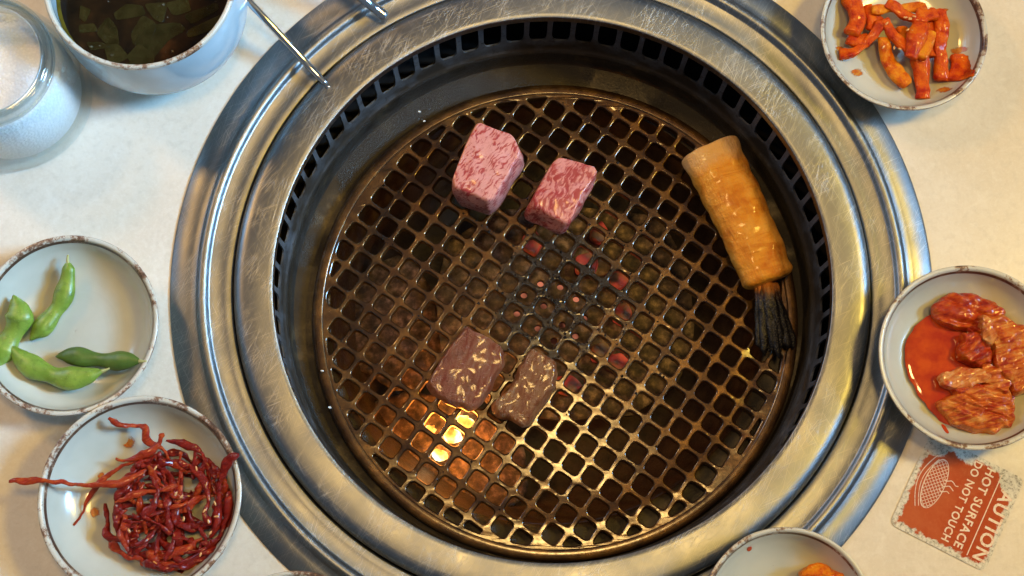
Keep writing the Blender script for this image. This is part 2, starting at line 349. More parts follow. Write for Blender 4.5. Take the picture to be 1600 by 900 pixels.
pickled('kimchi_red', ((0.38, (0.60, 0.14, 0.010)), (0.5, (0.44, 0.040, 0.003)), (0.60, (0.24, 0.008, 0.002))), 0.1, 1.4, 0.9, 0.9, wrinkle=R(20))
pickled('kimchi_pale', ((0.36, (0.70, 0.34, 0.08)), (0.48, (0.58, 0.14, 0.014)), (0.58, (0.36, 0.028, 0.003))), 0.1, 1.3, 0.9, 0.9, wrinkle=R(15))
pickled('kimchi_stem', ((0.36, (0.72, 0.40, 0.16)), (0.48, (0.60, 0.20, 0.04)), (0.60, (0.42, 0.05, 0.006))), 0.1, 1.3, 0.9, 0.7, wrinkle=R(30))
def liquid(name, ca, cb, rough=0.08):
    m = Mat(name); MATS[name] = m.m
    n1 = m.noise(1.2, 3)
    m.set(Base_Color=m.ramp(n1, (0.35, ca), (0.65, cb)), Roughness=rough, Coat_Weight=0.3); m.sss(0.2, (0.8, 0.3, 0.1), 0.1)
    m.bump(m.noise(2.5, 3), 0.08, 0.05)
liquid('kimchi_juice', (0.56, 0.075, 0.004), (0.40, 0.03, 0.003))
m = Mat('oil_smear'); MATS['oil_smear'] = m.m
n1 = m.noise(4.0, 4, 0.7); tc = m.n('ShaderNodeTexCoord'); g = m.sep(tc.outputs['Generated'])
gx = m.math('SUBTRACT', g[0], 0.5); gy = m.math('SUBTRACT', g[1], 0.5)
gd = m.math('SQRT', m.math('ADD', m.math('MULTIPLY', gx, gx), m.math('MULTIPLY', gy, gy)))          # thin towards its own edge
al = m.ramp(m.math('ADD', m.math('MULTIPLY', gd, -1.9), m.math('ADD', 0.30, m.math('MULTIPLY', n1, 1.2))), (0.12, 0.0), (0.45, 0.85))
m.set(Base_Color=m.ramp(n1, (0.4, (0.62, 0.27, 0.03)), (0.62, (0.52, 0.10, 0.006))), Roughness=0.2, Alpha=al)
liquid('sauce', (0.48, 0.05, 0.01), (0.36, 0.03, 0.01), 0.15)
m = Mat('edamame'); MATS['pod'] = m.m
n1 = m.noise(0.9, 4); n2 = m.noise(7, 5, 0.7)
oi = m.n('ShaderNodeObjectInfo')
c = m.ramp(n1, (0.3, (0.135, 0.235, 0.022)), (0.7, (0.25, 0.36, 0.05)))
c = m.mix(m.ramp(m.noise(3, 4), (0.52, 0.0), (0.72, 0.6)), c, (0.075, 0.14, 0.012))
c = m.mix(m.ramp(m.noise(9, 3, 0.6), (0.62, 0.0), (0.7, 0.5)), c, (0.36, 0.44, 0.12))
m.set(Base_Color=c, Roughness=0.36, Coat_Weight=0.12, Coat_Roughness=0.2); m.sss(0.25, (0.3, 0.6, 0.1), 0.12); m.bump(n2, 0.3, 0.06)
m = Mat('edamame_dark'); MATS['pod_dark'] = m.m
c = m.ramp(m.noise(0.9, 4), (0.3, (0.055, 0.11, 0.014)), (0.7, (0.12, 0.19, 0.03)))
m.set(Base_Color=c, Roughness=0.38); m.sss(0.2, (0.3, 0.6, 0.1), 0.12); m.bump(m.noise(7, 5, 0.7), 0.3, 0.06)
m = Mat('pod_stem'); MATS['stem'] = m.m
m.set(Base_Color=(0.42, 0.42, 0.16), Roughness=0.5)
m = Mat('sesame'); MATS['seed'] = m.m
m.set(Base_Color=(0.70, 0.36, 0.13), Roughness=0.3, Coat_Weight=0.4)

# ---- sticker
m = Mat('worn_sticker'); MATS['sticker'] = m.m
xyz = m.sep(m.co(rnd=False))
n1 = m.noise(0.75, 5, 0.6, m.co(rnd=False)); n2 = m.noise(6, 5, 0.75, m.co(rnd=False)); n3 = m.noise(2.0, 5, 0.65, m.co(rnd=False))
ex = m.math('ABSOLUTE', xyz[0]); ey = m.math('ABSOLUTE', xyz[1])
edge = m.math('SUBTRACT', 2.62, m.math('MAXIMUM', ex, ey))                # distance to the sticker's edge
# the peeled corner at local (-x, +y) and the bitten top-left edge
cx_ = m.math('ADD', xyz[0], 2.5); cy_ = m.math('SUBTRACT', xyz[1], 2.4)
cd = m.math('SQRT', m.math('ADD', m.math('MULTIPLY', cx_, cx_), m.math('MULTIPLY', cy_, cy_)))
bx_ = m.math('ADD', xyz[0], 2.7); by_ = m.math('ADD', xyz[1], 0.5)
bd = m.math('SQRT', m.math('ADD', m.math('MULTIPLY', bx_, bx_), m.math('MULTIPLY', by_, by_)))
dx2 = m.math('ADD', xyz[0], 2.7); dy2 = m.math('ADD', xyz[1], 2.2)
dd = m.math('SQRT', m.math('ADD', m.math('MULTIPLY', dx2, dx2), m.math('MULTIPLY', dy2, dy2)))
lim = m.math('MINIMUM', m.math('MINIMUM', edge, m.math('SUBTRACT', cd, 0.85)), m.math('MINIMUM', m.math('SUBTRACT', bd, 0.45), m.math('SUBTRACT', dd, 0.8)))
keep = m.ramp(m.math('ADD', lim, m.math('MULTIPLY', m.math('SUBTRACT', n3, 0.5), 0.9)), (0.21, 0.0), (0.31, 1.0))
fade = m.ramp(m.math('ADD', n1, m.math('MULTIPLY', xyz[1], -0.12)), (0.42, 0.0), (0.80, 0.45))
orange = m.mix(fade, (0.40, 0.045, 0.004), (0.52, 0.14, 0.045))
orange = m.mix(m.ramp(n2, (0.5, 0.0), (0.7, 0.45)), orange, (0.50, 0.11, 0.025))
bare = m.ramp(n2, (0.36, (0.22, 0.20, 0.15)), (0.47, (0.60, 0.56, 0.46)), (0.6, (0.74, 0.70, 0.60)))
m.set(Base_Color=m.mix(keep, bare, orange), Roughness=0.5, Specular_IOR_Level=0.2); m.bump(m.math('ADD', n2, keep), 0.25, 0.02)
m = Mat('sticker_print'); MATS['print'] = m.m
n2 = m.noise(7, 5, 0.75)
m.set(Base_Color=m.ramp(n2, (0.38, (0.66, 0.34, 0.20)), (0.5, (0.78, 0.66, 0.54))), Roughness=0.45)

# ------------------------------------------------------------------ mesh helpers
def mesh(name, vf, mat, parent=None, loc=(0, 0, 0), rz=0, smooth=True, org=None, auto=None):
    """link ONE mesh object; vertices in cm; org = world point (cm) the vertices are measured from"""
    v, f = vf
    if org is not None: v = [(x-org[0], y-org[1], z-org[2]) for x, y, z in v]
    me = bpy.data.meshes.new(name)
    me.from_pydata([(x*CM, y*CM, z*CM) for x, y, z in v], [], f)
    me.validate()
    if mat: me.materials.append(MATS[mat])
    bm = bmesh.new(); bm.from_mesh(me); bmesh.ops.recalc_face_normals(bm, faces=bm.faces); bm.to_mesh(me); bm.free()
    if smooth: me.polygons.foreach_set('use_smooth', [True]*len(me.polygons))
    if auto: me.set_sharp_from_angle(angle=R(auto))
    me.update()
    o = bpy.data.objects.new(name, me); col.objects.link(o)
    if parent: o.parent = parent
    else: o.location = [c*CM for c in (org if org is not None else loc)]
    if parent and loc != (0, 0, 0): o.location = [c*CM for c in loc]
    o.rotation_euler[2] = rz
    return o
def tag(o, label=None, cat=None, group=None, kind=None):
    if label: o['label'] = label
    if cat: o['category'] = cat
    if group: o['group'] = group
    if kind: o['kind'] = kind
    return o
def thing(name, loc, label, cat, group=None, rz=0):
    o = bpy.data.objects.new(name, None); col.objects.link(o); o.empty_display_size = 0.01
    o.location = [c*CM for c in loc]; o.rotation_euler[2] = rz
    return tag(o, label, cat, group)
def lathe(prof, n=128, close=False):
    v, f = [], []
    for r, z in prof:
        for i in range(n):
            a = 2*math.pi*i/n; v.append((r*math.cos(a), r*math.sin(a), z))
    k = len(prof)
    for j in range(k if close else k-1):
        j2 = (j+1) % k
        for i in range(n):
            i2 = (i+1) % n
            f.append((j*n+i, j*n+i2, j2*n+i2, j2*n+i))
    return v, f
def smooth_prof(pts, it=2):
    for _ in range(it):
        q = [pts[0]]
        for a, b in zip(pts, pts[1:]):
            q += [(a[0]*.75+b[0]*.25, a[1]*.75+b[1]*.25), (a[0]*.25+b[0]*.75, a[1]*.25+b[1]*.75)]
        q.append(pts[-1]); pts = q
    return pts
def catmull(p, n):
    p = [Vector(x) for x in p]
    e = [2*p[0]-p[1]] + p + [2*p[-1]-p[-2]]
    out = []
    for k in range(n):
        t = k/(n-1)*(len(p)-1); i = min(int(t), len(p)-2); u = t-i
        a, b, c, d = e[i:i+4]
        out.append(0.5*((2*b) + (c-a)*u + (2*a-5*b+4*c-d)*u*u + (3*b-a-3*c+d)*u**3))
    return out
def tube(pts, rad, n=10, flat=1.0, wob=0.0, seed=0.0, up=Vector((0, 0, 1)), square=0.0, steps=None):
    """swept section along a smooth path; rad(t) half width, flat = height / width"""
    steps = steps or max(8, 5*len(pts))
    c = catmull(pts, steps); v, f = [], []
    for i, p in enumerate(c):
        t = (c[min(i+1, steps-1)] - c[max(i-1, 0)]).normalized()
        s = t.cross(up)
        if s.length < 1e-4: s = Vector((1, 0, 0))
        s.normalize(); w = s.cross(t)
        r = rad(i/(steps-1))
        for k in range(n):
            a = 2*math.pi*k/n; ca, sa = math.cos(a), math.sin(a)
            if square:
                e = 1-square*0.6
                ca = math.copysign(abs(ca)**e, ca); sa = math.copysign(abs(sa)**e, sa)
            q = p + s*ca*r + w*sa*r*flat
            if wob: q += noise.noise_vector(q*1.6 + Vector((seed, 0, 0)))*wob + noise.noise_vector(q*4.5 + Vector((0, seed, 0)))*wob*0.4
            v.append(tuple(q))
    for i in range(steps-1):
        for k in range(n):
            f.append((i*n+k, i*n+(k+1) % n, (i+1)*n+(k+1) % n, (i+1)*n+k))
    f.append(tuple(range(n))); f.append(tuple(range((steps-1)*n, steps*n)))
    return v, f
def resample(p, n, closed=True):
    p = [Vector(x) for x in p]; q = p + [p[0]]
    L = [0]
    for a, b in zip(q, q[1:]): L.append(L[-1]+(b-a).length)
    out = []
    for k in range(n):
        d = L[-1]*k/n; i = max(j for j in range(len(L)) if L[j] <= d+1e-9); i = min(i, len(p)-1)
        out.append(q[i].lerp(q[i+1], (d-L[i])/max(L[i+1]-L[i], 1e-9)))
    return out
def round_poly(p, it=2, cut=0.22):
    p = [Vector(x) for x in p]
    for _ in range(it):
        q = []
        for i in range(len(p)):
            a, b = p[i], p[(i+1) % len(p)]
            q += [a.lerp(b, cut), a.lerp(b, 1-cut)]
        p = q
    return p
def slab(top, bot, bev=0.25, n=72, rings=9, amp=0.08, freq=1.1, seed=0.0, dome=0.0, it=2, ridge=None, sides=6, cut=0.22, frill=0.0, bulge=0.05):
    """a lump between a bottom and a top outline (matching corners), edges rounded, surface uneven"""
    T = resample(round_poly(top, it, cut), n); B = resample(round_poly(bot, it, cut), n)
    if frill:
        fr = lambda p, k: p + Vector((*(noise.noise_vector(Vector((p.x, p.y, 1))*2.6+Vector((seed, 0, 5))).xy*k), 0))
        T = [fr(p, frill) for p in T]; B = [fr(p, frill*0.7) for p in B]
    # align starting points
    k = min(range(n), key=lambda j: sum((T[i].xy-B[(i+j) % n].xy).length for i in range(0, n, 6)))
    B = B[k:]+B[:k]
    ct = sum(T, Vector())/n; cb = sum(B, Vector())/n
    loops = []
    loops.append([cb.lerp(b, 0.55) for b in B])
    loops.append([cb.lerp(b, 0.97) for b in B])
    for j in range(sides+1):
        t = j/sides; tt = 0.06 + 0.86*t
        loops.append([b.lerp(a, tt) + (a.lerp(b, .5)-ct.lerp(cb, .5))*bulge*math.sin(math.pi*t) for a, b in zip(T, B)])
    for j in range(1, rings+1):
        s = 1 - (j/rings)**1.35*0.97 if j > 1 else 0.965
        loops.append([ct.lerp(a, s) + Vector((0, 0, dome*(1-s*s))) for a in T])
    v, f = [], []
    for lp in loops:
        for p in lp:
            q = p + noise.noise_vector(p*freq + Vector((seed, seed*.7, 0)))*amp + noise.noise_vector(p*freq*3.1 + Vector((0, seed, 0)))*amp*0.35
            if ridge: q = q + ridge(p)
            v.append(tuple(q))
    m_ = len(loops)
    for j in range(m_-1):
        for i in range(n):
            f.append((j*n+i, j*n+(i+1) % n, (j+1)*n+(i+1) % n, (j+1)*n+i))
    f.append(tuple(range(n))); f.append(tuple(range((m_-1)*n, m_*n)))
    return v, f
def prism(outline, z0, z1):
    n = len(outline); v = [(p[0], p[1], z0) for p in outline] + [(p[0], p[1], z1) for p in outline]
    f = [tuple(range(n)), tuple(range(n, 2*n))] + [(i, (i+1) % n, n+(i+1) % n, n+i) for i in range(n)]
    return v, f
def join(*vfs):
    v, f = [], []
    for a, b in vfs:
        o = len(v); v += a; f += [tuple(i+o for i in q) for q in b]
    return v, f
def curve_plate(loops, thick, bevel, res=2):
    """flat plate with holes: first loop the outline, the rest holes; xy in cm -> (verts, faces), top at z = 0"""
    cu = bpy.data.curves.new('tmp', 'CURVE'); cu.dimensions = '2D'; cu.fill_mode = 'BOTH'
    cu.extrude = max(thick/2-bevel, 0.001); cu.bevel_depth = bevel; cu.bevel_resolution = res; cu.offset = -bevel
    for lp in loops:
        sp = cu.splines.new('POLY'); sp.points.add(len(lp)-1); sp.use_cyclic_u = True
        for p, q in zip(sp.points, lp): p.co = (q[0], q[1], 0, 1)
    o = bpy.data.objects.new('tmp', cu); col.objects.link(o)
    dg = bpy.context.evaluated_depsgraph_get(); dg.update()
    me = bpy.data.meshes.new_from_object(o.evaluated_get(dg))
    v = [(p.co.x, p.co.y, p.co.z-thick/2) for p in me.vertices]; f = [tuple(p.vertices) for p in me.polygons]
    bpy.data.objects.remove(o); bpy.data.curves.remove(cu); bpy.data.meshes.remove(me)
    return v, f

# ------------------------------------------------------------------ table
N = 192
v, f = [], []
def rect_pt(a, hx, hy):
    c, s = math.cos(a), math.sin(a); k = min(hx/max(abs(c), 1e-6), hy/max(abs(s), 1e-6)); return c*k, s*k
rows = [(19.3, -3.0), (19.3, 0.0), (24, 0.0), (34, 0.0)]
for r, z in rows:
    for i in range(N):
        a = 2*math.pi*i/N; v.append((r*math.cos(a), r*math.sin(a), z))
for z in (0.0, -3.0):
    for i in range(N):
        x, y = rect_pt(2*math.pi*i/N, 75, 45); v.append((x, y, z))
for j in range(5):
    for i in range(N): f.append((j*N+i, j*N+(i+1) % N, (j+1)*N+(i+1) % N, (j+1)*N+i))
tag(mesh('table_top', (v, f), 'table', smooth=False), kind='structure')

# ------------------------------------------------------------------ built-in grill
grill = thing('table_grill', (0, 0, 0), 'round stainless steel charcoal grill sunk into the pale table', 'grill')
# outer frame: flat flange, raised bead, shallow tray that carries the loose ring
prof = [(19.2, -0.2), (19.97, -0.02), (20.0, 0.06), (19.9, 0.15), (19.0, 0.17), (18.66, 0.18), (18.60, 0.22), (18.5, 0.34), (18.36, 0.41), (18.2, 0.40), (18.08, 0.32),
        (18.02, 0.22), (17.96, 0.16), (17.9, 0.13), (17.2, 0.09), (16.85, 0.10), (16.78, 0.06), (16.7, -0.1), (16.6, -0.35), (16.4, -0.4), (15.0, -0.42)]
mesh('outer_frame', lathe(prof, 256), 'steel', grill, auto=50)

# well wall with vent slots
NS = 72; RW = 14.86
def slot_wall():
    v, f = [], []
    zt, zb = -0.02, -3.5                      # band that holds the slots
    st, sb = -0.3, -3.05
    half = math.pi/NS
    hw = half*0.78
    m_ = 20
    for s in range(NS):
        a0 = 2*math.pi*(s+0.5)/NS
        base = len(v)
        inner, outer = [], []
        zc, hz = (st+sb)/2, (st-sb)/2
        for k in range(m_):
            t = 2*math.pi*(k+0.5)/m_
            ct, stn = math.cos(t), math.sin(t)
            e = 0.42
            x = math.copysign(abs(ct)**e, ct)*hw; y = math.copysign(abs(stn)**e, stn)*hz
            inner.append((a0+x, zc+y))
            kx = half/max(abs(ct), 1e-6); ky = 1.0/max(abs(stn), 1e-6)
            # outer cell border with the same ordering
            if abs(ct) > abs(stn): ox, oy = math.copysign(half, ct), stn/abs(ct)
            else: ox, oy = ct/abs(stn)*half, math.copysign(1, stn)
            oz = zc + (oy*(zt-zc) if oy > 0 else -oy*(zb-zc))
            outer.append((a0+ox, oz))
        for ring, rad in ((outer, RW), (inner, RW), (inner, RW+0.10)):
            for a, z in ring:
                rr_ = rad - 0.10*max(0, (-z-0.3)/2.5)**2
                v.append((rr_*math.cos(a), rr_*math.sin(a), z))
        for j in range(2):
            for k in range(m_):
                f.append((base+j*m_+k, base+j*m_+(k+1) % m_, base+(j+1)*m_+(k+1) % m_, base+(j+1)*m_+k))
    return v, f
mesh('vented_wall', slot_wall(), 'well', grill, auto=35)
prof = smooth_prof([(RW-0.165, -3.49), (14.68, -3.7), (14.64, -3.95), (14.54, -4.1)], 2)
mesh('wall_skirt', lathe(prof, 256), 'well', grill)
prof = [(14.56, -4.08), (14.52, -4.16), (14.46, -4.22), (14.44, -4.40), (14.42, -5.45), (14.3, -5.62), (12.6, -5.70), (12.3, -5.85), (12.2, -6.4)]
mesh('ledge', lathe(prof, 256), 'ledge', grill, auto=40)
mesh('air_duct', lathe([(14.9, -0.35), (16.5, -0.5), (16.9, -1.5), (16.6, -3.4), (14.75, -3.5)], 128), 'duct', grill)
prof = smooth_prof([(12.2, -6.35), (11.9, -8.0), (10.9, -10.5), (9.5, -12.0), (6.0, -12.6), (0.05, -12.6)], 2)
mesh('fire_bowl', lathe(prof, 128), 'floor', grill)

# loose top ring
ring = thing('grill_ring', (0, 0, 0), 'scratched steel ring with rounded outer edge lying around the grill opening', 'ring')
prof = [(16.15, -0.36), (16.45, -0.38), (16.60, -0.2), (16.66, 0.02), (16.66, 0.2), (16.58, 0.40), (16.42, 0.53), (16.2, 0.59), (16.0, 0.61), (15.4, 0.60), (14.85, 0.57), (14.62, 0.55), (14.585, 0.52), (14.58, 0.42), (14.585, 0.0), (14.66, 0.0), (14.68, 0.4)]
mesh('ring_body', lathe(prof, 256), 'steel_ring', ring, auto=50)

# ------------------------------------------------------------------ fire below the grate
plate_org = (1.15, -0.23, -9.00)
pl = resample([(-5.80, 4.38, -9.00), (-2.78, 6.35, -9.00), (1.78, 6.56, -9.00), (6.72, 5.99, -9.00), (8.35, 2.86, -9.00), (8.62, -0.98, -9.00), (7.61, -4.00, -9.00), (4.98, -5.87, -9.00), (0.92, -6.24, -9.00), (-3.13, -5.51, -9.00), (-6.11, -2.52, -9.00), (-6.52, 1.28, -9.00)], 60)
hole_px = [(-1.33, 1.19, -8.20), (-0.36, 1.88, -8.20), (0.80, 1.69, -8.20), (1.72, 0.97, -8.20), (-1.74, 0.09, -8.20), (-0.52, -0.78, -8.20), (0.89, -0.59, -8.20), (1.66, -1.23, -8.20), (0.40, -1.53, -8.20), (2.19, -0.17, -8.20), (-0.18, 0.55, -8.20), (0.94, 0.74, -8.20)]
outl = [(p.x-plate_org[0], p.y-plate_org[1]) for p in pl]
holes = [[(p[0]-plate_org[0]+0.2*math.cos(t*math.pi/8), p[1]-plate_org[1]+0.2*math.sin(t*math.pi/8)) for t in range(16)] for p in hole_px]
v, f = curve_plate([outl]+holes, 0.5, 0.04, 1)
bmp = bmesh.new()
vs_ = [bmp.verts.new(p) for p in v]
for q in f:
    try: bmp.faces.new([vs_[i] for i in q])
    except ValueError: pass
bmesh.ops.triangulate(bmp, faces=bmp.faces)
bmesh.ops.subdivide_edges(bmp, edges=[e for e in bmp.edges if e.calc_length() > 1.2], cuts=2)
bmesh.ops.triangulate(bmp, faces=bmp.faces)
for vv in bmp.verts:
    d = math.hypot(vv.co.x, vv.co.y)
    vv.co.z += 0.35
bmp.verts.index_update()
vf = ([tuple(x.co) for x in bmp.verts], [tuple(x.index for x in q.verts) for q in bmp.faces]); bmp.free()
cp = thing('burner_cover', plate_org, 'tan ceramic burner cover with small round holes below the grate', 'burner cover')
mesh('cover_plate', vf, 'ceramic', cp, auto=25)
bt = thing('gas_burner', (plate_org[0], plate_org[1], -12.6), 'glowing gas burner under the ceramic cover', 'burner')
mesh('burner_cap', lathe(smooth_prof([(3.6, 0.0), (3.6, 1.8), (3.3, 2.2), (0.05, 2.3)], 1), 48), 'burner', bt)
# folded side plates to the left and below, lit by the flame
for nm, pts_, zz, lab in (('side_plate', [(-11.11, 2.95, -9.60), (-8.09, 3.74, -9.60), (-6.54, 1.03, -9.60), (-6.13, -2.42, -9.60), (-7.96, -4.68, -9.60), (-11.73, -2.43, -9.60)], 0.5, 'dark folded heat plate below the left of the grate'),
                          ('side_plate', [(-10.93, -5.41, -9.80), (-7.24, -4.28, -9.80), (-2.02, -6.14, -9.80), (-0.91, -9.84, -9.80), (-3.48, -12.02, -9.80), (-7.88, -10.94, -9.80)], 0.5, 'orange lit heat plate beside the flame under the grate')):
    org = (sum(p[0] for p in pts_)/len(pts_), sum(p[1] for p in pts_)/len(pts_), pts_[0][2])
    t_ = thing(nm, (org[0], org[1], org[2]-0.4), lab, 'heat plate')
    top = [(p[0], p[1], p[2]+0.5*math.sin(i*1.9)) for i, p in enumerate(pts_)]
    bot = [(p[0], p[1], p[2]-0.4+0.5*math.sin(i*1.9)) for i, p in enumerate(pts_)]
    mesh('plate', slab(top, bot, n=48, rings=6, amp=0.12, seed=3, it=1), 'ceramic', t_, org=None) if False else None
    o_ = mesh('plate', ([(a-org[0], b-org[1], c-org[2]+0.4) for a, b, c in slab(top, bot, n=48, rings=6, amp=0.12, seed=3, it=1)[0]], slab(top, bot, n=48, rings=6, amp=0.12, seed=3, it=1)[1]), 'ceramic', t_)
# added glowing chunks, in place of red-lit patches of the burner plate
chunk_spots = [((830, 382), 'beside the red marbled beef cube'), ((918, 412), 'right of the red marbled beef cube'), ((962, 436), 'in the middle right of the grate'), ((972, 488), 'right of the burner cover holes'),
       ((938, 545), 'right of the small cooked beef slice'), ((966, 563), 'largest low on the right'), ((880, 605), 'at the tip of the small cooked slice'), ((1005, 500), 'farthest to the right')]
chunk_px = [(-0.92, 4.13, -8.00), (2.36, 2.91, -8.00), (4.06, 1.92, -8.00), (4.40, -0.05, -8.00), (3.11, -2.23, -8.00), (4.06, -2.87, -8.00), (1.04, -4.28, -8.00), (3.02, 4.73, -8.00)]
for i, (p, e) in enumerate(zip(chunk_px, ('below the red raw beef cube', 'just right of the red raw beef cube', 'near the grate middle', 'below the middle right of the grate', 'right of the small cooked slice', 'lowest on the right', 'touching the small cooked slice', 'highest of the chunks'))):
    random.seed(40+i)
    o4 = [(p[0]+random.uniform(.5, 1.0)*math.cos(k*1.25), p[1]+random.uniform(.5, 0.95)*math.sin(k*1.25), p[2]+0.25+random.uniform(-.25, .25)) for k in range(5)]
    b4 = [(x, y, z-0.9) for x, y, z in o4]
    tag(mesh('added_glow_chunk', slab(o4, b4, n=40, rings=5, amp=0.1, seed=i, it=1, cut=0.1), 'chunk', org=(p[0], p[1], p[2]-0.6)), 'added red glowing ember seen through the grate, ' + e, 'chunk', 'added glowing chunks under the grate')
# flame
fl = thing('flame', (-5.53, -7.12, -11.00), 'bright yellow gas flame licking up under the grate near the large cooked slice', 'flame')
for i, (dx, dy, h, r) in enumerate(((0, 0, 3.6, 0.55), (0.75, 0.75, 3.2, 0.5), (-0.7, -1.1, 2.6, 0.5), (-1.2, 0.3, 2.2, 0.45))):
    pth = [(dx, dy, 0), (dx+.1, dy+.1, h*.35), (dx-.05, dy+.25, h*.7), (dx+.15, dy+.35, h)]
    mesh('tongue', tube(pth, lambda t, r=r: r*(0.35+math.sin(math.pi*min(t*0.9+.08, 1)))*(1-t*0.72), 12, 0.7, 0.12, i*3, up=Vector((0, 1, 0.01)), steps=18), 'flame', fl)
ld = bpy.data.lights.new('flame_glow', 'POINT'); ld.energy = 0.15; ld.color = (1.0, 0.30, 0.035); ld.shadow_soft_size = 0.012
lo = bpy.data.objects.new('flame_glow', ld); col.objects.link(lo); lo.parent = fl; lo.location = (0.002, 0.002, 0.040)

# ------------------------------------------------------------------ grate
GC = (0.35, -0.72, -5.0); GR = 13.55; PITCH = 1.243; ANG = R(-35.0)
anchor = (2.18, 0.90, -4.80)
ux, uy = math.cos(ANG), math.sin(ANG)
hs = PITCH*0.388
RH = 12.75
def clip_circle(poly, rad, n=64):
    out = poly
    for k in range(n):
        a = 2*math.pi*k/n; nx, ny = math.cos(a), math.sin(a)
        if not out: return []
        res = []
        for i in range(len(out)):
            p, q = out[i], out[(i+1) % len(out)]
            dp, dq = p[0]*nx+p[1]*ny-rad, q[0]*nx+q[1]*ny-rad
            if dp <= 0: res.append(p)
            if (dp < 0) != (dq < 0) and abs(dp-dq) > 1e-9:
                t = dp/(dp-dq); res.append((p[0]+(q[0]-p[0])*t, p[1]+(q[1]-p[1])*t))
        out = res
    return out
def area2(p): return abs(sum(p[i][0]*p[(i+1) % len(p)][1]-p[(i+1) % len(p)][0]*p[i][1] for i in range(len(p))))/2
GP = 13.02
loops = [[(GP*math.cos(2*math.pi*i/240), GP*math.sin(2*math.pi*i/240)) for i in range(240)]]
for i in range(-14, 15):
    for j in range(-14, 15):
        cx = anchor[0]-GC[0] + (i*ux - j*uy)*PITCH; cy = anchor[1]-GC[1] + (i*uy + j*ux)*PITCH
        if math.hypot(cx, cy) > 14: continue
        sq = [(cx + (a*ux-b*uy)*hs, cy + (a*uy+b*ux)*hs) for a, b in ((-1, -1), (1, -1), (1, 1), (-1, 1))]
        pc = clip_circle(sq, RH)
        if len(pc) < 3 or area2(pc) < 0.16: continue
        # drop needless points, then round the corners
        pc2 = [p for k, p in enumerate(pc) if math.hypot(p[0]-pc[k-1][0], p[1]-pc[k-1][1]) > 0.12]
        if len(pc2) < 3: continue
        q = []
        for k in range(len(pc2)):
            p0, p1, p2 = Vector((*pc2[k-1], 0)), Vector((*pc2[k], 0)), Vector((*pc2[(k+1) % len(pc2)], 0))
            d0, d1 = (p0-p1), (p2-p1); r_ = min(0.27, d0.length*0.45, d1.length*0.45)
            A, B = p1+d0.normalized()*r_, p1+d1.normalized()*r_
            for t in (0, .25, .5, .75, 1):
                pt = A.lerp(p1, t).lerp(p1.lerp(B, t), t); q.append((pt.x, pt.y))
        loops.append(q)
v, f = curve_plate(loops, 0.62, 0.085, 2)
def dome(x, y):
    r = math.hypot(x, y)
    if r > 12.8: return 0.0
    z = 0.30*(1-(r/12.8)**2) - 0.10*math.exp(-((r-11.6)/0.8)**2)
    return z
v = [(x, y, z + (dome(x, y) if z > -0.6 else dome(x, y)) + 0.012*noise.noise(Vector((x, y, z))*1.7)) for x, y, z in v]
grate = thing('grill_grate', GC, 'round bronze coloured grill grate with rows of rounded square holes', 'grate')
mesh('mesh_plate', (v, f), 'grate', grate, auto=40)
prof = [(12.90, -0.55), (12.92, -0.05), (12.96, 0.03), (13.03, 0.05), (13.3, 0.045), (13.45, 0.02), (13.53, -0.05), (13.55, -0.16), (13.53, -0.5), (13.4, -0.62), (12.95, -0.62)]
mesh('rim', lathe(prof, 240, True), 'grate', grate, auto=50)

# burnt crumbs stuck to the bars
rc = random.Random(3); cv, cf = [], []
while len(cf) < 420*8:
    rr0 = abs(rc.gauss(0, 3.4)); aa = rc.uniform(0, 2*math.pi)
    if rc.random() < 0.25: rr0 = rc.uniform(0, 12.2)
    x, y = rr0*math.cos(aa)-0.1, rr0*math.sin(aa)+0.9
    dx, dy = x-(anchor[0]-GC[0]), y-(anchor[1]-GC[1])
    u = (dx*ux+dy*uy)/PITCH; w = (-dx*uy+dy*ux)/PITCH
    fu, fw = abs(u-round(u)), abs(w-round(w))
    if max(fu, fw) < 0.44 or math.hypot(x, y) > 12.5: continue
    sz = rc.uniform(0.03, 0.10); b0 = len(cv); zc = dome(x, y)+0.005
    for ax_ in ((1, 0, 0), (-1, 0, 0), (0, 1, 0), (0, -1, 0), (0, 0, 0.7), (0, 0, -0.4)):
        cv.append((x+ax_[0]*sz*rc.uniform(.6, 1.4), y+ax_[1]*sz*rc.uniform(.6, 1.4), zc+ax_[2]*sz*rc.uniform(.6, 1.3)))
    for q in ((0, 2, 4), (2, 1, 4), (1, 3, 4), (3, 0, 4), (2, 0, 5), (1, 2, 5), (3, 1, 5), (0, 3, 5)): cf.append(tuple(b0+k for k in q))
crm = mesh('burnt_crumbs', (cv, cf), 'crumb', loc=GC, smooth=False)
tag(crm, 'black burnt crumbs crusted on the bars around the grate centre', 'crumbs', kind='stuff')

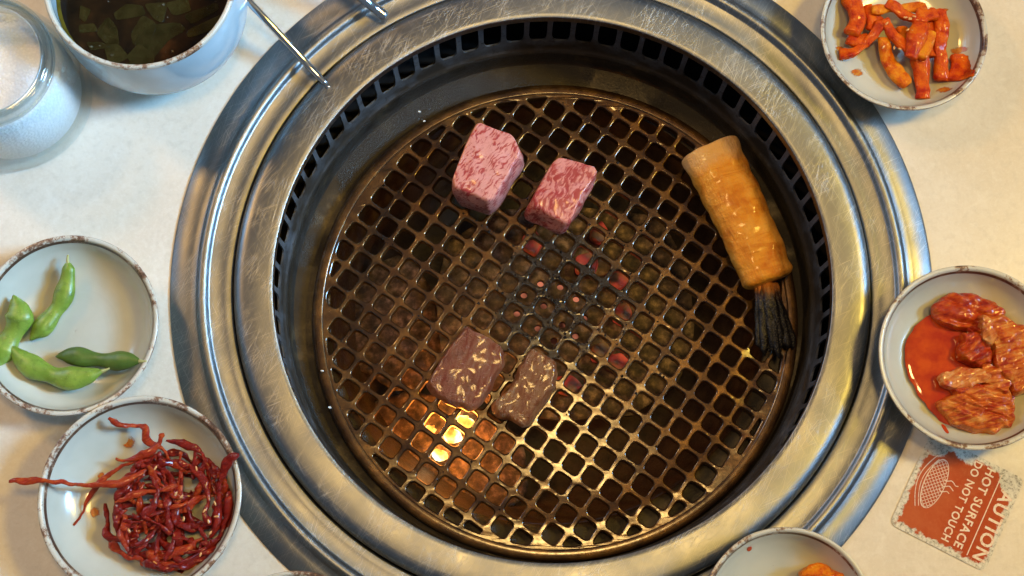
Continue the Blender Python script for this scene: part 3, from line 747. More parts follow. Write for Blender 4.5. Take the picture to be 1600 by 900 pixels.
# ------------------------------------------------------------------ meat on the grate
ZG = -4.75
def meat(name, top, bot, mat, label, amp, seed, n=80, dome=0.05, cat='beef', it=2, fr_=0.0):
    c = [sum(p[k] for p in bot)/len(bot) for k in range(3)]
    o = mesh(name, slab(top, bot, n=n, rings=10, amp=amp, freq=1.0, seed=seed, dome=dome, it=it, sides=8, cut=0.10, frill=fr_), mat, org=tuple(c))
    md = o.modifiers.new('smooth', 'SUBSURF'); md.levels = 1; md.render_levels = 1
    return tag(o, label, cat, 'beef pieces on the grate')
meat('beef_cube', [(-4.04, 9.69, -2.20), (-2.01, 8.81, -2.20), (-1.54, 7.72, -2.20), (-3.23, 4.86, -2.20), (-5.59, 5.88, -2.20), (-4.65, 8.45, -2.20)], [(-3.97, 9.25, -4.72), (-1.78, 8.44, -4.72), (-1.38, 7.63, -4.72), (-3.09, 4.79, -4.72), (-5.20, 5.38, -4.72), (-4.40, 8.23, -4.72)],
     'beef_pale', 'pale pink raw marbled beef cube, the larger of two raw ones', 0.10, 3.1, it=1)
meat('beef_cube', [(0.09, 7.54, -3.00), (0.56, 7.84, -3.00), (2.82, 7.13, -3.00), (1.77, 5.43, -3.00), (1.00, 3.84, -3.00), (-1.08, 5.14, -3.00)], [(-0.05, 6.83, -4.72), (0.63, 7.33, -4.72), (2.56, 6.74, -4.72), (1.77, 5.03, -4.72), (0.70, 3.68, -4.72), (-1.60, 4.72, -4.72)],
     'beef_red', 'redder and smaller raw marbled beef cube', 0.11, 8.4, it=1)
meat('beef_slice', [(-4.61, -1.68, -3.75), (-3.49, -2.24, -3.75), (-2.60, -2.81, -3.75), (-2.64, -3.74, -3.75), (-3.47, -5.24, -3.75), (-4.07, -6.17, -3.75), (-5.13, -5.89, -3.75), (-6.24, -5.33, -3.75), (-6.64, -4.68, -3.75), (-5.80, -3.27, -3.75)], [(-4.72, -1.70, -4.72), (-3.58, -2.23, -4.72), (-2.50, -2.99, -4.72), (-2.55, -3.66, -4.72), (-3.39, -5.27, -4.72), (-4.22, -6.24, -4.72), (-5.16, -6.03, -4.72), (-6.37, -5.42, -4.72), (-6.68, -4.90, -4.72), (-5.88, -3.29, -4.72)],
     'beef_cooked', 'large half cooked beef slice with glistening grey brown top beside the flame', 0.12, 5.7, dome=0.06, it=1, fr_=0.12)
meat('beef_slice', [(-1.02, -2.89, -3.70), (0.28, -3.55, -3.70), (0.23, -4.58, -3.70), (-0.43, -5.70, -3.70), (-1.35, -7.10, -3.70), (-3.01, -6.27, -3.70), (-3.10, -5.85, -3.70), (-1.90, -4.77, -3.70), (-1.53, -3.74, -3.70)], [(-1.13, -2.89, -4.72), (0.37, -3.65, -4.72), (0.31, -4.51, -4.72), (-0.21, -5.74, -4.72), (-1.29, -7.19, -4.72), (-3.10, -6.40, -4.72), (-3.20, -5.93, -4.72), (-2.03, -4.75, -4.72), (-1.61, -3.66, -4.72)],
     'beef_seared', 'narrow browned beef slice right of the large half cooked one', 0.13, 9.9, dome=0.06, it=1, fr_=0.14)

# ------------------------------------------------------------------ prawn
pb = (11.11, 5.18, -4.70)
prawn = thing('prawn', pb, 'thick golden peeled prawn with a burnt black tail at the grate edge', 'prawn', rz=0)
path = [(8.93, 8.64, -3.72), (9.83, 6.64, -3.72), (10.63, 4.78, -3.72), (11.36, 2.93, -3.72), (12.13, 0.82, -3.72)]
ax = (Vector(path[-1]) - Vector(path[0])).normalized()
def body_r(t): return (1.68-0.24*t+0.025*math.sin(t*19)+0.015*math.sin(t*41))*(min(1, 0.80+t*14)**0.6)*(min(1, 0.70+(1-t)*9)**0.6)
v, f = tube(path, body_r, 48, 0.63, 0.07, 2.2, square=0.42, steps=60)
v = [(x, y, max(z, -4.74) + 0.05*noise.noise(Vector((x*2.4, y*2.4, z*2.4)))) for x, y, z in v]
b_ = mesh('body', ([(x-pb[0], y-pb[1], z-pb[2]) for x, y, z in v], f), 'prawn', prawn)
md = b_.modifiers.new('smooth', 'SUBSURF'); md.levels = 1; md.render_levels = 1
tb = (11.99, 0.48, -3.90)
tails = []
for i in range(9):
    u = i/8-0.5
    p = [(tb[0]+u*1.0, tb[1]+0.35, -3.75-abs(u)*0.5), (tb[0]+0.10+u*1.05, tb[1]-0.6, -3.7-abs(u)*0.6), (tb[0]+0.26+u*1.35, tb[1]-1.5, -3.85-abs(u)*0.6),
         (tb[0]+0.45+u*1.75, tb[1]-2.75-0.25*math.sin(i*2.1), -4.1-abs(u)*0.5), (tb[0]+0.52+u*1.7+0.12*math.sin(i*3.3), tb[1]-3.75+abs(u+0.08)*1.3-0.28*math.sin(i*1.7), -4.3-abs(u)*0.3)]
    p = [(x-tb[0], y-tb[1], z-tb[2]) for x, y, z in p]
    vf = tube(p, lambda t: 0.185*(0.7+0.75*math.sin(math.pi*(0.12+0.80*t)))*(1 if t < .85 else 1-(t-.85)*5.0), 12, 0.85 if i % 2 else 0.6, 0.06, i*5.0, steps=30)
    mesh('tail_blade', vf, 'char', prawn, loc=(tb[0]-pb[0], tb[1]-pb[1], tb[2]-pb[2]))

# ------------------------------------------------------------------ dishes
def dish_profile(Rr, H):
    out = [(0.05, 0.35), (Rr*0.42, 0.30), (Rr*0.46, 0.02), (Rr*0.52, 0.0), (Rr*0.56, 0.22), (Rr*0.80, H*0.42), (Rr*0.955, H*0.80), (Rr*0.992, H*0.94)]
    rim = [(Rr*0.999, H*0.992), (Rr*0.992, H*1.004), (Rr*0.978, H*1.010), (Rr*0.960, H*1.000), (Rr*0.947, H*0.968), (Rr*0.940, H*0.93)]
    inn = [(Rr*0.941, H*0.935), (Rr*0.915, H*0.80), (Rr*0.86, H*0.60), (Rr*0.74, H*0.40), (Rr*0.60, H*0.30), (Rr*0.45, H*0.265), (0.05, 0.26*H)]
    return out, rim, inn
def warp(vf, seed, k=0.012):
    v, f = vf
    return [(x*(1+k*noise.noise(Vector((math.atan2(y, x)*0.9, seed, 0)))), y*(1+k*noise.noise(Vector((math.atan2(y, x)*0.9, seed, 0)))), z*(1+0.6*k*noise.noise(Vector((x*.3, y*.3, seed))))) for x, y, z in v], f
def dish(c, Rr, H, label, seed, rim='rim_speck', tilt=(0, 0)):
    t = thing('small_dish', (c[0], c[1], 0.012), label, 'dish', 'small side dishes around the grill')
    out, rm, inn = dish_profile(Rr, H)
    sm = lambda p: smooth_prof(p, 2)
    mesh('body', warp(lathe(out[:4]+sm(out[4:]), 128), seed), 'glaze_pale', t)
    rim_o = mesh('rim', warp(lathe(sm(rm), 128), seed), rim, t)
    mesh('rim_edge', warp(lathe(sm([(Rr*0.990, H*0.93), (Rr*1.002, H*0.965), (Rr*1.001, H*0.985), (Rr*0.997, H*0.997)]), 128), seed), 'rim_brown', rim_o)
    mesh('well', warp(lathe(sm(inn), 128), seed), 'glaze_pale', t)
    o = mesh('glaze_line', warp(lathe(sm([(Rr*0.943, H*0.952), (Rr*0.938, H*0.93), (Rr*0.928, H*0.875)]), 128), seed), 'rim_line', rim_o)
    o.scale = (0.9985, 0.9985, 1.003)
    t.rotation_euler = (tilt[0], tilt[1], seed)
    return t
D1 = (-24.60, -2.85, 2.30); D2 = (-20.40, -11.47, 2.50); D3 = (21.04, -4.40, 2.40); D4 = (18.68, 13.17, 2.30); D5 = (11.25, -17.16, 2.30); D6 = (-12.61, -19.20, 2.30)
dish(D1, 4.62, 2.3, 'grey speckled dish with brown rim holding green edamame pods', 1.3)
dish(D2, 4.98, 2.5, 'pale dish with brown rim holding dark red shredded strips', 4.1)
dish(D3, 4.72, 2.4, 'pale dish with brown rim holding cabbage kimchi and red juice', 7.7)
dish(D4, 4.46, 2.3, 'pale dish with dark brown rim holding orange radish strips', 2.9)
dish(D5, 4.25, 2.3, 'nearly empty pale dish with one orange morsel at the bottom edge', 5.2, 'rim_speck')
dish(D6, 4.2, 2.3, 'sliver of a pale dish peeking in at the bottom left edge', 6.6, 'rim_speck')

DI = {1: (D1, 4.62, 2.3), 2: (D2, 4.98, 2.5), 3: (D3, 4.72, 2.4), 4: (D4, 4.46, 2.3), 5: (D5, 4.25, 2.3)}
WELL = {k: smooth_prof(dish_profile(a[1], a[2])[2], 2) for k, a in DI.items()}
def well_z(dn, x, y):
    c = DI[dn][0]; pr = WELL[dn]; r_ = math.hypot(x-c[0], y-c[1])
    for (ra, za), (rb, zb) in zip(pr, pr[1:]):
        if rb <= r_ <= ra: return 0.012 + zb + (za-zb)*(r_-rb)/max(ra-rb, 1e-6)
    return 0.012 + pr[-1][1]
def rest(vf, dn, off=(0, 0, 0)):
    """keep food on top of the dish it lies in"""
    c, Rr, H = DI[dn]; out = []
    for x, y, z in vf[0]:
        X, Y, Z = x+off[0], y+off[1], z+off[2]; r_ = math.hypot(X-c[0], Y-c[1])
        if r_ < Rr*0.94: Z = max(Z, well_z(dn, X, Y)+0.025)
        elif r_ < Rr*1.03: Z = max(Z, H*1.01+0.04)
        out.append((x, y, Z-off[2]))
    return out, vf[1]
# ------------------------------------------------------------------ edamame
def pod(pts, r, label, mat, beans, seed, flat=0.72, stem=True, sgn=1):
    c = catmull(pts, 30)
    base = min(p.z for p in c)-r*flat
    org = tuple(sum((Vector(p) for p in pts), Vector())/len(pts)); org = (org[0], org[1], base)
    t = thing('edamame_pod', org, label, 'edamame pod', 'edamame pods in the dish')
    def rad(u):
        e = min(1, math.sin(math.pi*min(max(u, 0.0), 1))*2.2+0.02)**0.75
        b = sum(math.exp(-((u-q)/0.135)**2) for q in beans)
        return r*e*(0.62+0.40*b)
    loc = [(p[0]-org[0], p[1]-org[1], p[2]-org[2]) for p in pts]
    shell = mesh('shell', rest(tube(loc, rad, 20, flat, 0.03, seed, steps=46), 1, org), mat, t)
    cl = catmull(loc, 24); side = []
    for k, p in enumerate(cl[1:-1], 1):
        tt = (cl[k+1]-cl[k-1]).normalized(); nn = tt.cross(Vector((0, 0, 1))).normalized()
        side.append(tuple(p + nn*rad(k/23)*0.90*sgn + Vector((0, 0, rad(k/23)*flat*0.36))))
    mesh('seam', tube(side, lambda u: 0.035, 6, 1.0, 0.01, seed, steps=40), mat, shell)
    if stem:
        a, b = Vector(loc[0]), Vector(loc[1]); d = (a-b).normalized()
        mesh('stem', tube([tuple(a-d*0.12), tuple(a+d*0.12), tuple(a+d*0.30+Vector((.03, .02, .03)))], lambda u: 0.10*(1-0.5*u), 8, 1, 0.02, seed), 'stem', shell)
    return t
pod([(-24.91, 0.57, 1.75), (-24.88, 0.10, 1.60), (-25.01, -0.63, 1.35), (-25.24, -1.45, 1.25), (-25.63, -2.08, 1.20), (-26.18, -2.84, 1.20), (-26.75, -3.42, 1.20)], 0.52, 'bright green pod standing apart, upright in the edamame dish', 'pod', (0.42, 0.80), 1.0)
pod([(-27.58, -1.19, 1.70), (-27.27, -2.02, 1.55), (-27.35, -2.66, 1.40), (-27.79, -3.52, 1.25), (-28.12, -4.18, 1.25), (-28.41, -5.07, 1.30)], 0.72, 'fat green pod cut off by the left edge', 'pod', (0.30, 0.72), 2.0, stem=False)
pod([(-22.73, -5.09, 1.75), (-23.67, -5.39, 1.65), (-24.78, -5.44, 1.50), (-25.90, -5.10, 1.40), (-26.91, -4.53, 1.40), (-27.63, -3.74, 1.50)], 0.60, 'long curved green pod lying lowest in the edamame dish', 'pod', (0.33, 0.70), 3.0)
pod([(-20.77, -4.70, 2.20), (-21.51, -4.61, 1.90), (-22.43, -4.59, 1.65), (-23.44, -4.46, 1.50), (-24.45, -4.29, 1.40), (-25.36, -4.31, 1.30)], 0.50, 'darker green pod pointing right towards the dish rim', 'pod_dark', (0.30, 0.72), 4.0)

# ------------------------------------------------------------------ shredded red strips
heap = thing('red_shredded_strips', (D2[0]+0.6, D2[1], 0.7), 'tangled heap of glossy dark red seasoned strips spilling over the dish', 'banchan')
HO = (D2[0]+0.6, D2[1], 0.7)
def strand(pts, w, mat, seed, label=None, flat=0.7):
    p = [(a-HO[0], b-HO[1], c-HO[2]) for a, b, c in pts]
    o = mesh('strand', rest(tube(p, lambda t: w*(0.72+0.28*math.sin(3.1*t*3+seed))*(min(1, 0.45+t*6, 0.45+(1-t)*6)), 10, flat, 0.12, seed, steps=max(18, 9*len(p))), 2, HO), mat, heap)
    if label: o['label'] = label
strand([(-26.67, -10.77, 3.00), (-25.46, -10.73, 2.95), (-24.06, -10.81, 2.75), (-22.80, -10.95, 2.40), (-21.91, -10.84, 2.20), (-20.93, -10.51, 2.00), (-20.14, -9.97, 1.90)], 0.20, 'squid_light', 1.0, 'long straight strip sticking out over the dish rim')
strand([(-22.24, -7.58, 2.30), (-21.69, -7.88, 2.10), (-20.94, -7.82, 1.70), (-20.43, -8.10, 1.80), (-20.31, -8.68, 1.70), (-19.69, -9.01, 1.80), (-19.10, -9.65, 1.90)], 0.21, 'squid_light', 2.0)
strand([(-23.91, -12.76, 0.95), (-23.52, -12.01, 1.00), (-23.09, -11.28, 1.20), (-22.38, -10.34, 1.30), (-21.61, -9.93, 1.50), (-20.84, -9.63, 1.70)], 0.16, 'squid_light', 3.0)
strand([(-21.88, -9.52, 1.60), (-21.06, -9.58, 1.70), (-20.19, -9.18, 1.90), (-19.66, -8.71, 2.00), (-19.58, -8.29, 2.00)], 0.20, 'squid_light', 4.0)
strand([(-19.37, -8.59, 1.90), (-18.49, -8.87, 2.00), (-17.73, -9.13, 2.00), (-17.30, -9.76, 1.90), (-16.85, -10.50, 1.90)], 0.19, 'squid', 5.0)
strand([(-15.52, -9.51, 3.00), (-15.96, -9.61, 2.95), (-16.32, -10.14, 2.60), (-16.55, -10.85, 2.30), (-16.60, -11.77, 2.10), (-16.65, -12.59, 1.90), (-16.94, -13.41, 1.80)], 0.23, 'squid', 6.0, 'strip hooked over the right of the dish rim')
strand([(-16.10, -11.14, 2.10), (-16.18, -12.18, 2.00), (-16.42, -13.11, 1.90), (-17.04, -13.92, 1.70), (-17.87, -14.54, 1.60), (-18.93, -14.74, 1.50)], 0.24, 'squid', 7.0)
strand([(-22.07, -13.39, 1.40), (-21.72, -13.91, 1.40), (-21.07, -14.33, 1.40), (-20.21, -14.23, 1.50), (-19.14, -14.23, 1.60), (-18.11, -13.92, 1.60), (-17.38, -13.41, 1.70)], 0.27, 'squid_light', 8.0)
strand([(-22.38, -11.72, 1.40), (-22.17, -12.56, 1.40), (-22.16, -13.19, 1.50), (-21.48, -13.51, 1.60), (-20.63, -13.41, 1.70)], 0.24, 'squid', 9.0)
strand([(-20.05, -10.42, 2.20), (-19.54, -11.16, 2.20), (-19.87, -11.88, 2.20), (-20.25, -12.40, 2.20), (-19.51, -12.77, 2.20), (-18.90, -13.22, 2.00)], 0.20, 'squid', 10.0)
strand([(-21.67, -11.77, 2.10), (-21.06, -11.46, 2.10), (-20.24, -11.15, 2.10), (-19.40, -11.15, 2.10), (-18.69, -10.83, 2.10)], 0.20, 'squid_light', 11.0)
strand([(-18.21, -9.88, 2.10), (-17.44, -10.52, 2.10), (-17.09, -11.35, 2.10), (-17.26, -12.19, 2.10), (-16.92, -12.81, 2.10)], 0.20, 'squid', 12.0)
strand([(-20.05, -14.03, 1.80), (-19.54, -14.54, 1.60), (-18.61, -14.74, 1.50), (-17.66, -14.64, 1.60)], 0.26, 'squid_light', 13.0)
rs = random.Random(11)
BARE = ((925, 585, 62), (800, 425, 30), (660, 525, 30), (625, 758, 24))
for i in range(74):
    a = rs.uniform(0, 2*math.pi); r0 = 225*math.sqrt(rs.random()); x, y = 795+r0*math.cos(a), 575+r0*math.sin(a)*1.05
    h = rs.uniform(0, 2*math.pi); bend = rs.uniform(-0.42, 0.42); z0 = rs.uniform(0.95, 2.05); pts = []
    for k in range(rs.choice((6, 7, 8, 9))):
        px_, py_ = x, y
        d = math.hypot(px_-795, py_-575)
        if d > 262: px_, py_ = 795+(px_-795)*262/d, 575+(py_-575)*262/d; h += 0.9
        for hx, hy, hr in BARE:
            dx, dy = px_-hx, py_-hy; d = math.hypot(dx, dy)
            if d < hr: px_, py_ = hx+dx/max(d, 1)*hr, hy+dy/max(d, 1)*hr
        pts.append((px_, py_, z0+rs.uniform(-.22, .22)))
        st_ = rs.uniform(38, 62); x, y = px_+st_*math.cos(h), py_+st_*math.sin(h); h += bend+rs.uniform(-.28, .28)
    w3 = [(D2[0]+(x/3-218)/31.2, D2[1]-(y/3+600-776)/30.4+0.06*(z-2.4), z) for x, y, z in pts]
    strand(w3, rs.uniform(0.11, 0.25), rs.choice(('squid', 'squid', 'squid_light')), 20.0+i, None, rs.uniform(0.25, 0.65))
for i in range(12):
    x, y = rs.uniform(560, 1020), rs.uniform(320, 800)
    w3 = (D2[0]+(x/3-218)/31.2-HO[0], D2[1]-(y/3+600-776)/30.4-HO[1], rs.uniform(2.15, 2.4)-HO[2])
    a = rs.uniform(0, 3.1); d = Vector((math.cos(a), math.sin(a), 0.1))*0.12
    mesh('sesame_seed', tube([tuple(Vector(w3)-d), w3, tuple(Vector(w3)+d)], lambda t: 0.055*math.sin(math.pi*(0.12+0.76*t)), 8, 0.6, steps=7), 'seed', heap)

def smear(name, outline, dn, mat, label, cat='sauce', th=0.012, seed=0, rough=0.3, flat=None):
    n = 72; p = resample(round_poly(outline, 2), n); c = sum(p, Vector())/n
    v, f = [], []
    lv = ((1.0, -0.01), (0.97, th*0.7), (0.85, th), (0.65, th), (0.45, th), (0.25, th), (0.05, th))
    for s, h in lv:
        for q in p:
            k = 1 + rough*noise.noise(q*2.2+Vector((seed, 0, 0)))
            w_ = c + (q-c)*s*k; zz = well_z(dn, w_.x, w_.y)+0.018
            if flat is not None: zz = max(zz*0+flat, 0)
            v.append((w_.x, w_.y, zz + h))
    m_ = len(lv)
    for j in range(m_-1):
        for i in range(n): f.append((j*n+i, j*n+(i+1) % n, (j+1)*n+(i+1) % n, (j+1)*n+i))
    f.append(tuple(range((m_-1)*n, m_*n)))
    return tag(mesh(name, (v, f), mat, org=(c.x, c.y, well_z(dn, c.x, c.y))), label, cat)
smear('oil_smear', [(-22.06, -8.79, 0.82), (-21.53, -8.68, 0.82), (-21.46, -8.08, 0.82), (-21.11, -8.57, 0.82), (-21.04, -8.89, 0.82), (-21.62, -9.02, 0.82)], 2, 'oil_smear', 'amber oil streak above the red strips in the dish', seed=1)
smear('oil_smear', [(-23.33, -11.78, 0.78), (-22.96, -11.72, 0.78), (-22.73, -12.09, 0.78), (-22.86, -12.52, 0.78), (-23.19, -12.25, 0.78)], 2, 'oil_smear', 'amber oil spot left of the red strips', seed=2)
smear('oil_smear', [(-23.06, -10.18, 0.78), (-22.53, -10.02, 0.78), (-22.61, -10.50, 0.78), (-22.98, -10.55, 0.78)], 2, 'oil_smear', 'amber oil spot under the long straight strip', seed=3)

# ------------------------------------------------------------------ radish strips
def radish(pts, w, label, mat, seed, flat=0.62, sq=0.5):
    w *= 1.25; pts = [(a, b, z+0.18) for a, b, z in pts]
    c = sum((Vector(p) for p in pts), Vector())/len(pts); org = (c.x, c.y, min(p[2] for p in pts)-w*flat)
    p = [(a-org[0], b-org[1], z-org[2]) for a, b, z in pts]
    o = mesh('radish_strip', rest(tube(p, lambda t: w*(0.92+0.10*math.sin(5*t+seed))*(min(1, 0.86+t*5, 0.86+(1-t)*5)), 16, flat, 0.11, seed, square=sq, steps=26), 4, org), mat, loc=org)
    tag(o, label, 'radish strip', 'radish strips in the upper right dish')
q6 = None
radish([(16.04, 15.55, 1.35), (16.31, 14.77, 1.35), (16.43, 14.05, 1.35), (16.08, 13.28, 1.35)], 0.42, 'broad folded radish strip at the upper left of its pile', 'radish', 1)
radish([(15.49, 12.27, 1.00), (16.06, 12.30, 1.20), (16.81, 12.80, 1.20), (17.26, 13.32, 1.40), (17.63, 13.94, 1.50)], 0.23, 'curved radish strip reaching down left with a pointed end', 'radish', 2)
radish([(17.15, 14.58, 1.50), (18.19, 14.70, 1.50), (19.23, 14.76, 1.50), (20.12, 14.78, 1.50)], 0.24, 'radish strip lying level along the top of its pile', 'radish_yellow', 3)
radish([(17.79, 13.14, 1.30), (17.90, 12.24, 1.10), (18.34, 11.40, 1.00), (18.97, 10.50, 0.95)], 0.32, 'yellowish curved radish strip bending down right at the lower left of its pile', 'radish_yellow', 4)
radish([(17.81, 14.01, 1.60), (18.18, 13.24, 1.60), (18.66, 12.59, 1.60), (19.05, 12.26, 1.60)], 0.26, 'radish strip slanting through the middle of its pile', 'radish', 5)
radish([(19.71, 13.72, 1.80), (19.34, 12.73, 1.80), (18.97, 11.75, 1.80)], 0.40, 'reddest thick radish strip on top of the pile centre', 'radish', 6)
radish([(19.67, 12.10, 1.20), (19.81, 11.06, 1.05), (19.80, 9.74, 0.95)], 0.37, 'lowest radish strip, thick and pointing straight down', 'radish', 7)
radish([(20.79, 14.71, 1.30), (20.94, 13.71, 1.30), (20.76, 12.61, 1.30), (20.87, 11.81, 1.10), (20.84, 10.81, 1.00)], 0.35, 'longest radish strip, running down the right of the pile', 'radish', 8)
radish([(21.81, 12.19, 1.00), (21.82, 11.53, 1.00), (21.65, 10.65, 1.00)], 0.42, 'short stubby radish strip at the far right of its pile', 'radish', 9)
radish([(20.16, 13.30, 1.75), (19.96, 12.53, 1.75), (19.55, 11.77, 1.75)], 0.27, 'slim orange radish strip beside the reddest one', 'radish_yellow', 10)
radish([(15.87, 13.16, 1.10), (16.43, 13.00, 1.10), (17.01, 13.06, 1.10)], 0.32, 'short radish strip tucked below the broad folded one', 'radish', 11)
radish([(16.98, 15.01, 1.20), (17.21, 14.29, 1.20), (17.11, 13.57, 1.20)], 0.26, 'radish strip tucked behind the curved pointed one', 'radish', 12)
radish([(18.90, 13.83, 1.00), (19.01, 13.05, 1.00), (19.23, 12.50, 1.00)], 0.26, 'radish strip half hidden under the middle of its pile', 'radish_yellow', 14)
radish([(20.32, 14.19, 1.20), (20.41, 13.20, 1.20), (20.40, 12.10, 1.20)], 0.25, 'radish strip wedged between the reddest and the longest one', 'radish', 15)
radish([(17.47, 14.49, 1.00), (17.76, 14.04, 1.00), (18.06, 13.82, 1.00)], 0.28, 'short radish strip in the gap left of the slanting one', 'radish', 16)
radish([(19.60, 14.46, 1.60), (20.11, 14.30, 1.60), (20.63, 14.41, 1.60)], 0.27, 'short radish strip at the upper right of its pile', 'radish', 17)
radish([(17.97, 15.01, 1.60), (18.37, 14.73, 1.60), (19.17, 14.13, 1.60), (20.09, 14.02, 1.60)], 0.25, 'radish strip crossing under the reddest one near the top', 'radish', 13)
for i, (p, lab) in enumerate((([(15.90, 11.36, 0.80), (16.65, 11.80, 0.80), (17.10, 11.42, 0.80), (16.41, 11.14, 0.80), (15.98, 10.87, 0.80)], 'orange sauce smear left below the radish strips'),
                              ([(20.42, 10.61, 0.80), (21.44, 10.40, 0.80), (21.41, 10.02, 0.80), (20.59, 10.01, 0.80)], 'orange sauce smear right below the lowest radish strip'),
                              ([(21.35, 12.92, 0.95), (22.17, 12.76, 0.95), (22.58, 12.59, 0.95), (22.14, 12.32, 0.95), (21.42, 12.31, 0.95)], 'orange sauce smear above the stubby radish strip'),
                              ([(15.20, 12.90, 1.05), (15.82, 12.85, 1.05), (15.90, 12.52, 1.05), (15.33, 12.52, 1.05)], 'orange sauce smear at the left of the radish strips'),
                              ([(20.90, 15.09, 1.20), (21.62, 15.03, 1.20), (21.71, 14.81, 1.20), (21.09, 14.86, 1.20)], 'orange sauce smear above the radish strips'))):
    smear('sauce_smear', p, 4, 'oil_smear', lab, seed=i*2.0, th=0.004, rough=0.35)
for i in range(14):
    x, y = rs.uniform(450, 720), rs.uniform(60, 260)
    p = (D4[0]+(1240+x/3.333-1413)/32.0, D4[1]-(y/3.333-48)/31.2, 2.1+rs.uniform(-.1, .1)-0.3*(y > 170))
    a = rs.uniform(0, 3.1); d = Vector((math.cos(a), math.sin(a), 0.1))*0.11
    tag(mesh('sesame_seed', tube([tuple(-d), (0, 0, 0), tuple(d)], lambda t: 0.055*math.sin(math.pi*(0.12+0.76*t)), 8, 0.6, steps=7), 'seed', loc=p), 'small tan sesame seed sprinkled on the radish strips', 'seed', 'sesame seeds on the radish strips')

# ------------------------------------------------------------------ kimchi
def kimchi(outline, z0, z1, label, mat, seed, rdir, rf=6.0, ra=0.07, dome=0.15, amp=0.12):
    c = sum((Vector(p) for p in outline), Vector())/len(outline)
    top = [(c.x+(p[0]-c.x)*0.93, c.y+(p[1]-c.y)*0.93, z1) for p in outline]
    bot = [(p[0], p[1], z0) for p in outline]
    d = Vector((math.cos(rdir), math.sin(rdir), 0))
    def rg(p):
        t = Vector(p).dot(d) + 0.35*noise.noise(Vector(p)*0.9)
        k = max(0, (p.z-z0)/(z1-z0))
        return Vector((0, 0, k*(ra*2.2*(abs(math.sin(t*rf*0.6))-0.6) + ra*0.6*math.sin(t*rf*2.3+seed) + 0.10*noise.noise(p*2.4+Vector((seed, 0, 0))))))
    o = mesh('kimchi_leaf', rest(slab(top, bot, n=80, rings=12, amp=amp, freq=1.3, seed=seed, dome=dome, it=1, ridge=rg, cut=0.15, frill=0.16), 3), mat, org=(c.x, c.y, z0))
    md = o.modifiers.new('smooth', 'SUBSURF'); md.levels = 1; md.render_levels = 1
    tag(o, label, 'kimchi', 'pieces of cabbage kimchi')
smear('kimchi_juice', [(19.23, -2.06, 0.92), (18.64, -2.51, 0.92), (18.15, -3.27, 0.92), (18.03, -4.29, 0.92), (18.13, -5.17, 0.92), (18.49, -6.04, 0.92), (19.11, -6.91, 0.92), (19.69, -7.53, 0.92), (21.01, -8.14, 0.92), (22.50, -8.02, 0.92), (23.31, -7.03, 0.92), (23.94, -5.28, 0.92), (23.85, -3.26, 0.92), (22.94, -1.99, 0.92), (21.46, -1.61, 0.92), (20.07, -1.74, 0.92)], 3, 'kimchi_juice', 'pool of red orange kimchi juice in the right dish', 'sauce', 0.04, 5, 0.04, 0.98)
kimchi([(19.46, -1.51, 0.90), (20.38, -0.90, 0.90), (21.51, -0.87, 0.90), (22.62, -1.26, 0.90), (23.21, -1.86, 0.90), (23.03, -2.50, 0.90), (21.89, -2.78, 0.90), (20.87, -2.91, 0.90), (20.01, -2.63, 0.90), (19.55, -2.12, 0.90)], 0.9, 1.6, 'folded red kimchi leaf at the top of its dish', 'kimchi_red', 1.5, 1.2)
kimchi([(21.94, -2.05, 0.90), (23.06, -2.11, 0.90), (24.03, -2.62, 0.90), (24.71, -3.51, 0.90), (24.54, -5.78, 0.90), (23.44, -6.28, 0.90), (22.81, -5.53, 0.90), (22.39, -4.53, 0.90), (22.32, -3.77, 0.90)], 0.9, 1.9, 'large pale orange kimchi leaf at the right of its dish', 'kimchi_pale', 2.5, 2.2, 4.0, 0.08)
kimchi([(21.87, -2.01, 1.30), (22.28, -2.39, 1.30), (22.53, -3.34, 1.30), (22.18, -3.80, 1.30), (21.71, -3.49, 1.30), (21.66, -2.71, 1.30)], 1.3, 2.2, 'small pale kimchi stem piece on the large leaf', 'kimchi_stem', 3.5, 0.4, 5, 0.03)
kimchi([(20.73, -3.09, 1.00), (21.59, -3.00, 1.00), (22.11, -3.53, 1.00), (22.44, -4.16, 1.00), (22.28, -4.69, 1.00), (21.34, -4.80, 1.00), (20.60, -4.29, 1.00)], 1.0, 1.9, 'crinkled orange kimchi leaf in the centre of its dish', 'kimchi_red', 4.5, 2.0, 7, 0.08)
kimchi([(19.55, -5.29, 0.95), (20.23, -4.89, 0.95), (21.23, -4.74, 0.95), (22.21, -5.01, 0.95), (22.24, -5.51, 0.95), (21.16, -5.83, 0.95), (20.28, -5.98, 0.95), (19.64, -5.82, 0.95)], 0.95, 1.75, 'pale pink kimchi stem below the centre leaf', 'kimchi_stem', 5.5, 1.5, 4, 0.04)
kimchi([(19.28, -6.68, 0.90), (20.03, -6.16, 0.90), (21.18, -5.76, 0.90), (22.43, -5.63, 0.90), (23.17, -6.03, 0.90), (23.45, -7.27, 0.90), (23.01, -7.89, 0.90), (22.00, -8.18, 0.90), (20.78, -8.02, 0.90), (19.92, -7.53, 0.90)], 0.9, 1.7, 'ribbed brownish kimchi leaf lowest in its dish', 'kimchi_pale', 6.5, 1.25, 7.5, 0.10)
kimchi([(21.30, -2.62, 1.20), (22.30, -2.68, 1.20), (23.01, -3.19, 1.20), (22.85, -3.70, 1.20), (21.97, -3.82, 1.20), (21.37, -3.45, 1.20)], 1.1, 1.75, 'small crinkled red kimchi scrap between the top leaf and the centre leaf', 'kimchi_red', 7.5, 0.8, 7, 0.08)
kimchi([(21.73, -4.54, 1.00), (22.83, -4.79, 1.00), (23.27, -5.54, 1.00), (22.85, -6.29, 1.00), (22.14, -5.80, 1.00), (21.68, -5.30, 1.00)], 1.0, 1.75, 'orange kimchi scrap between the pale stem and the large right leaf', 'kimchi_pale', 8.5, 1.8, 6, 0.07)
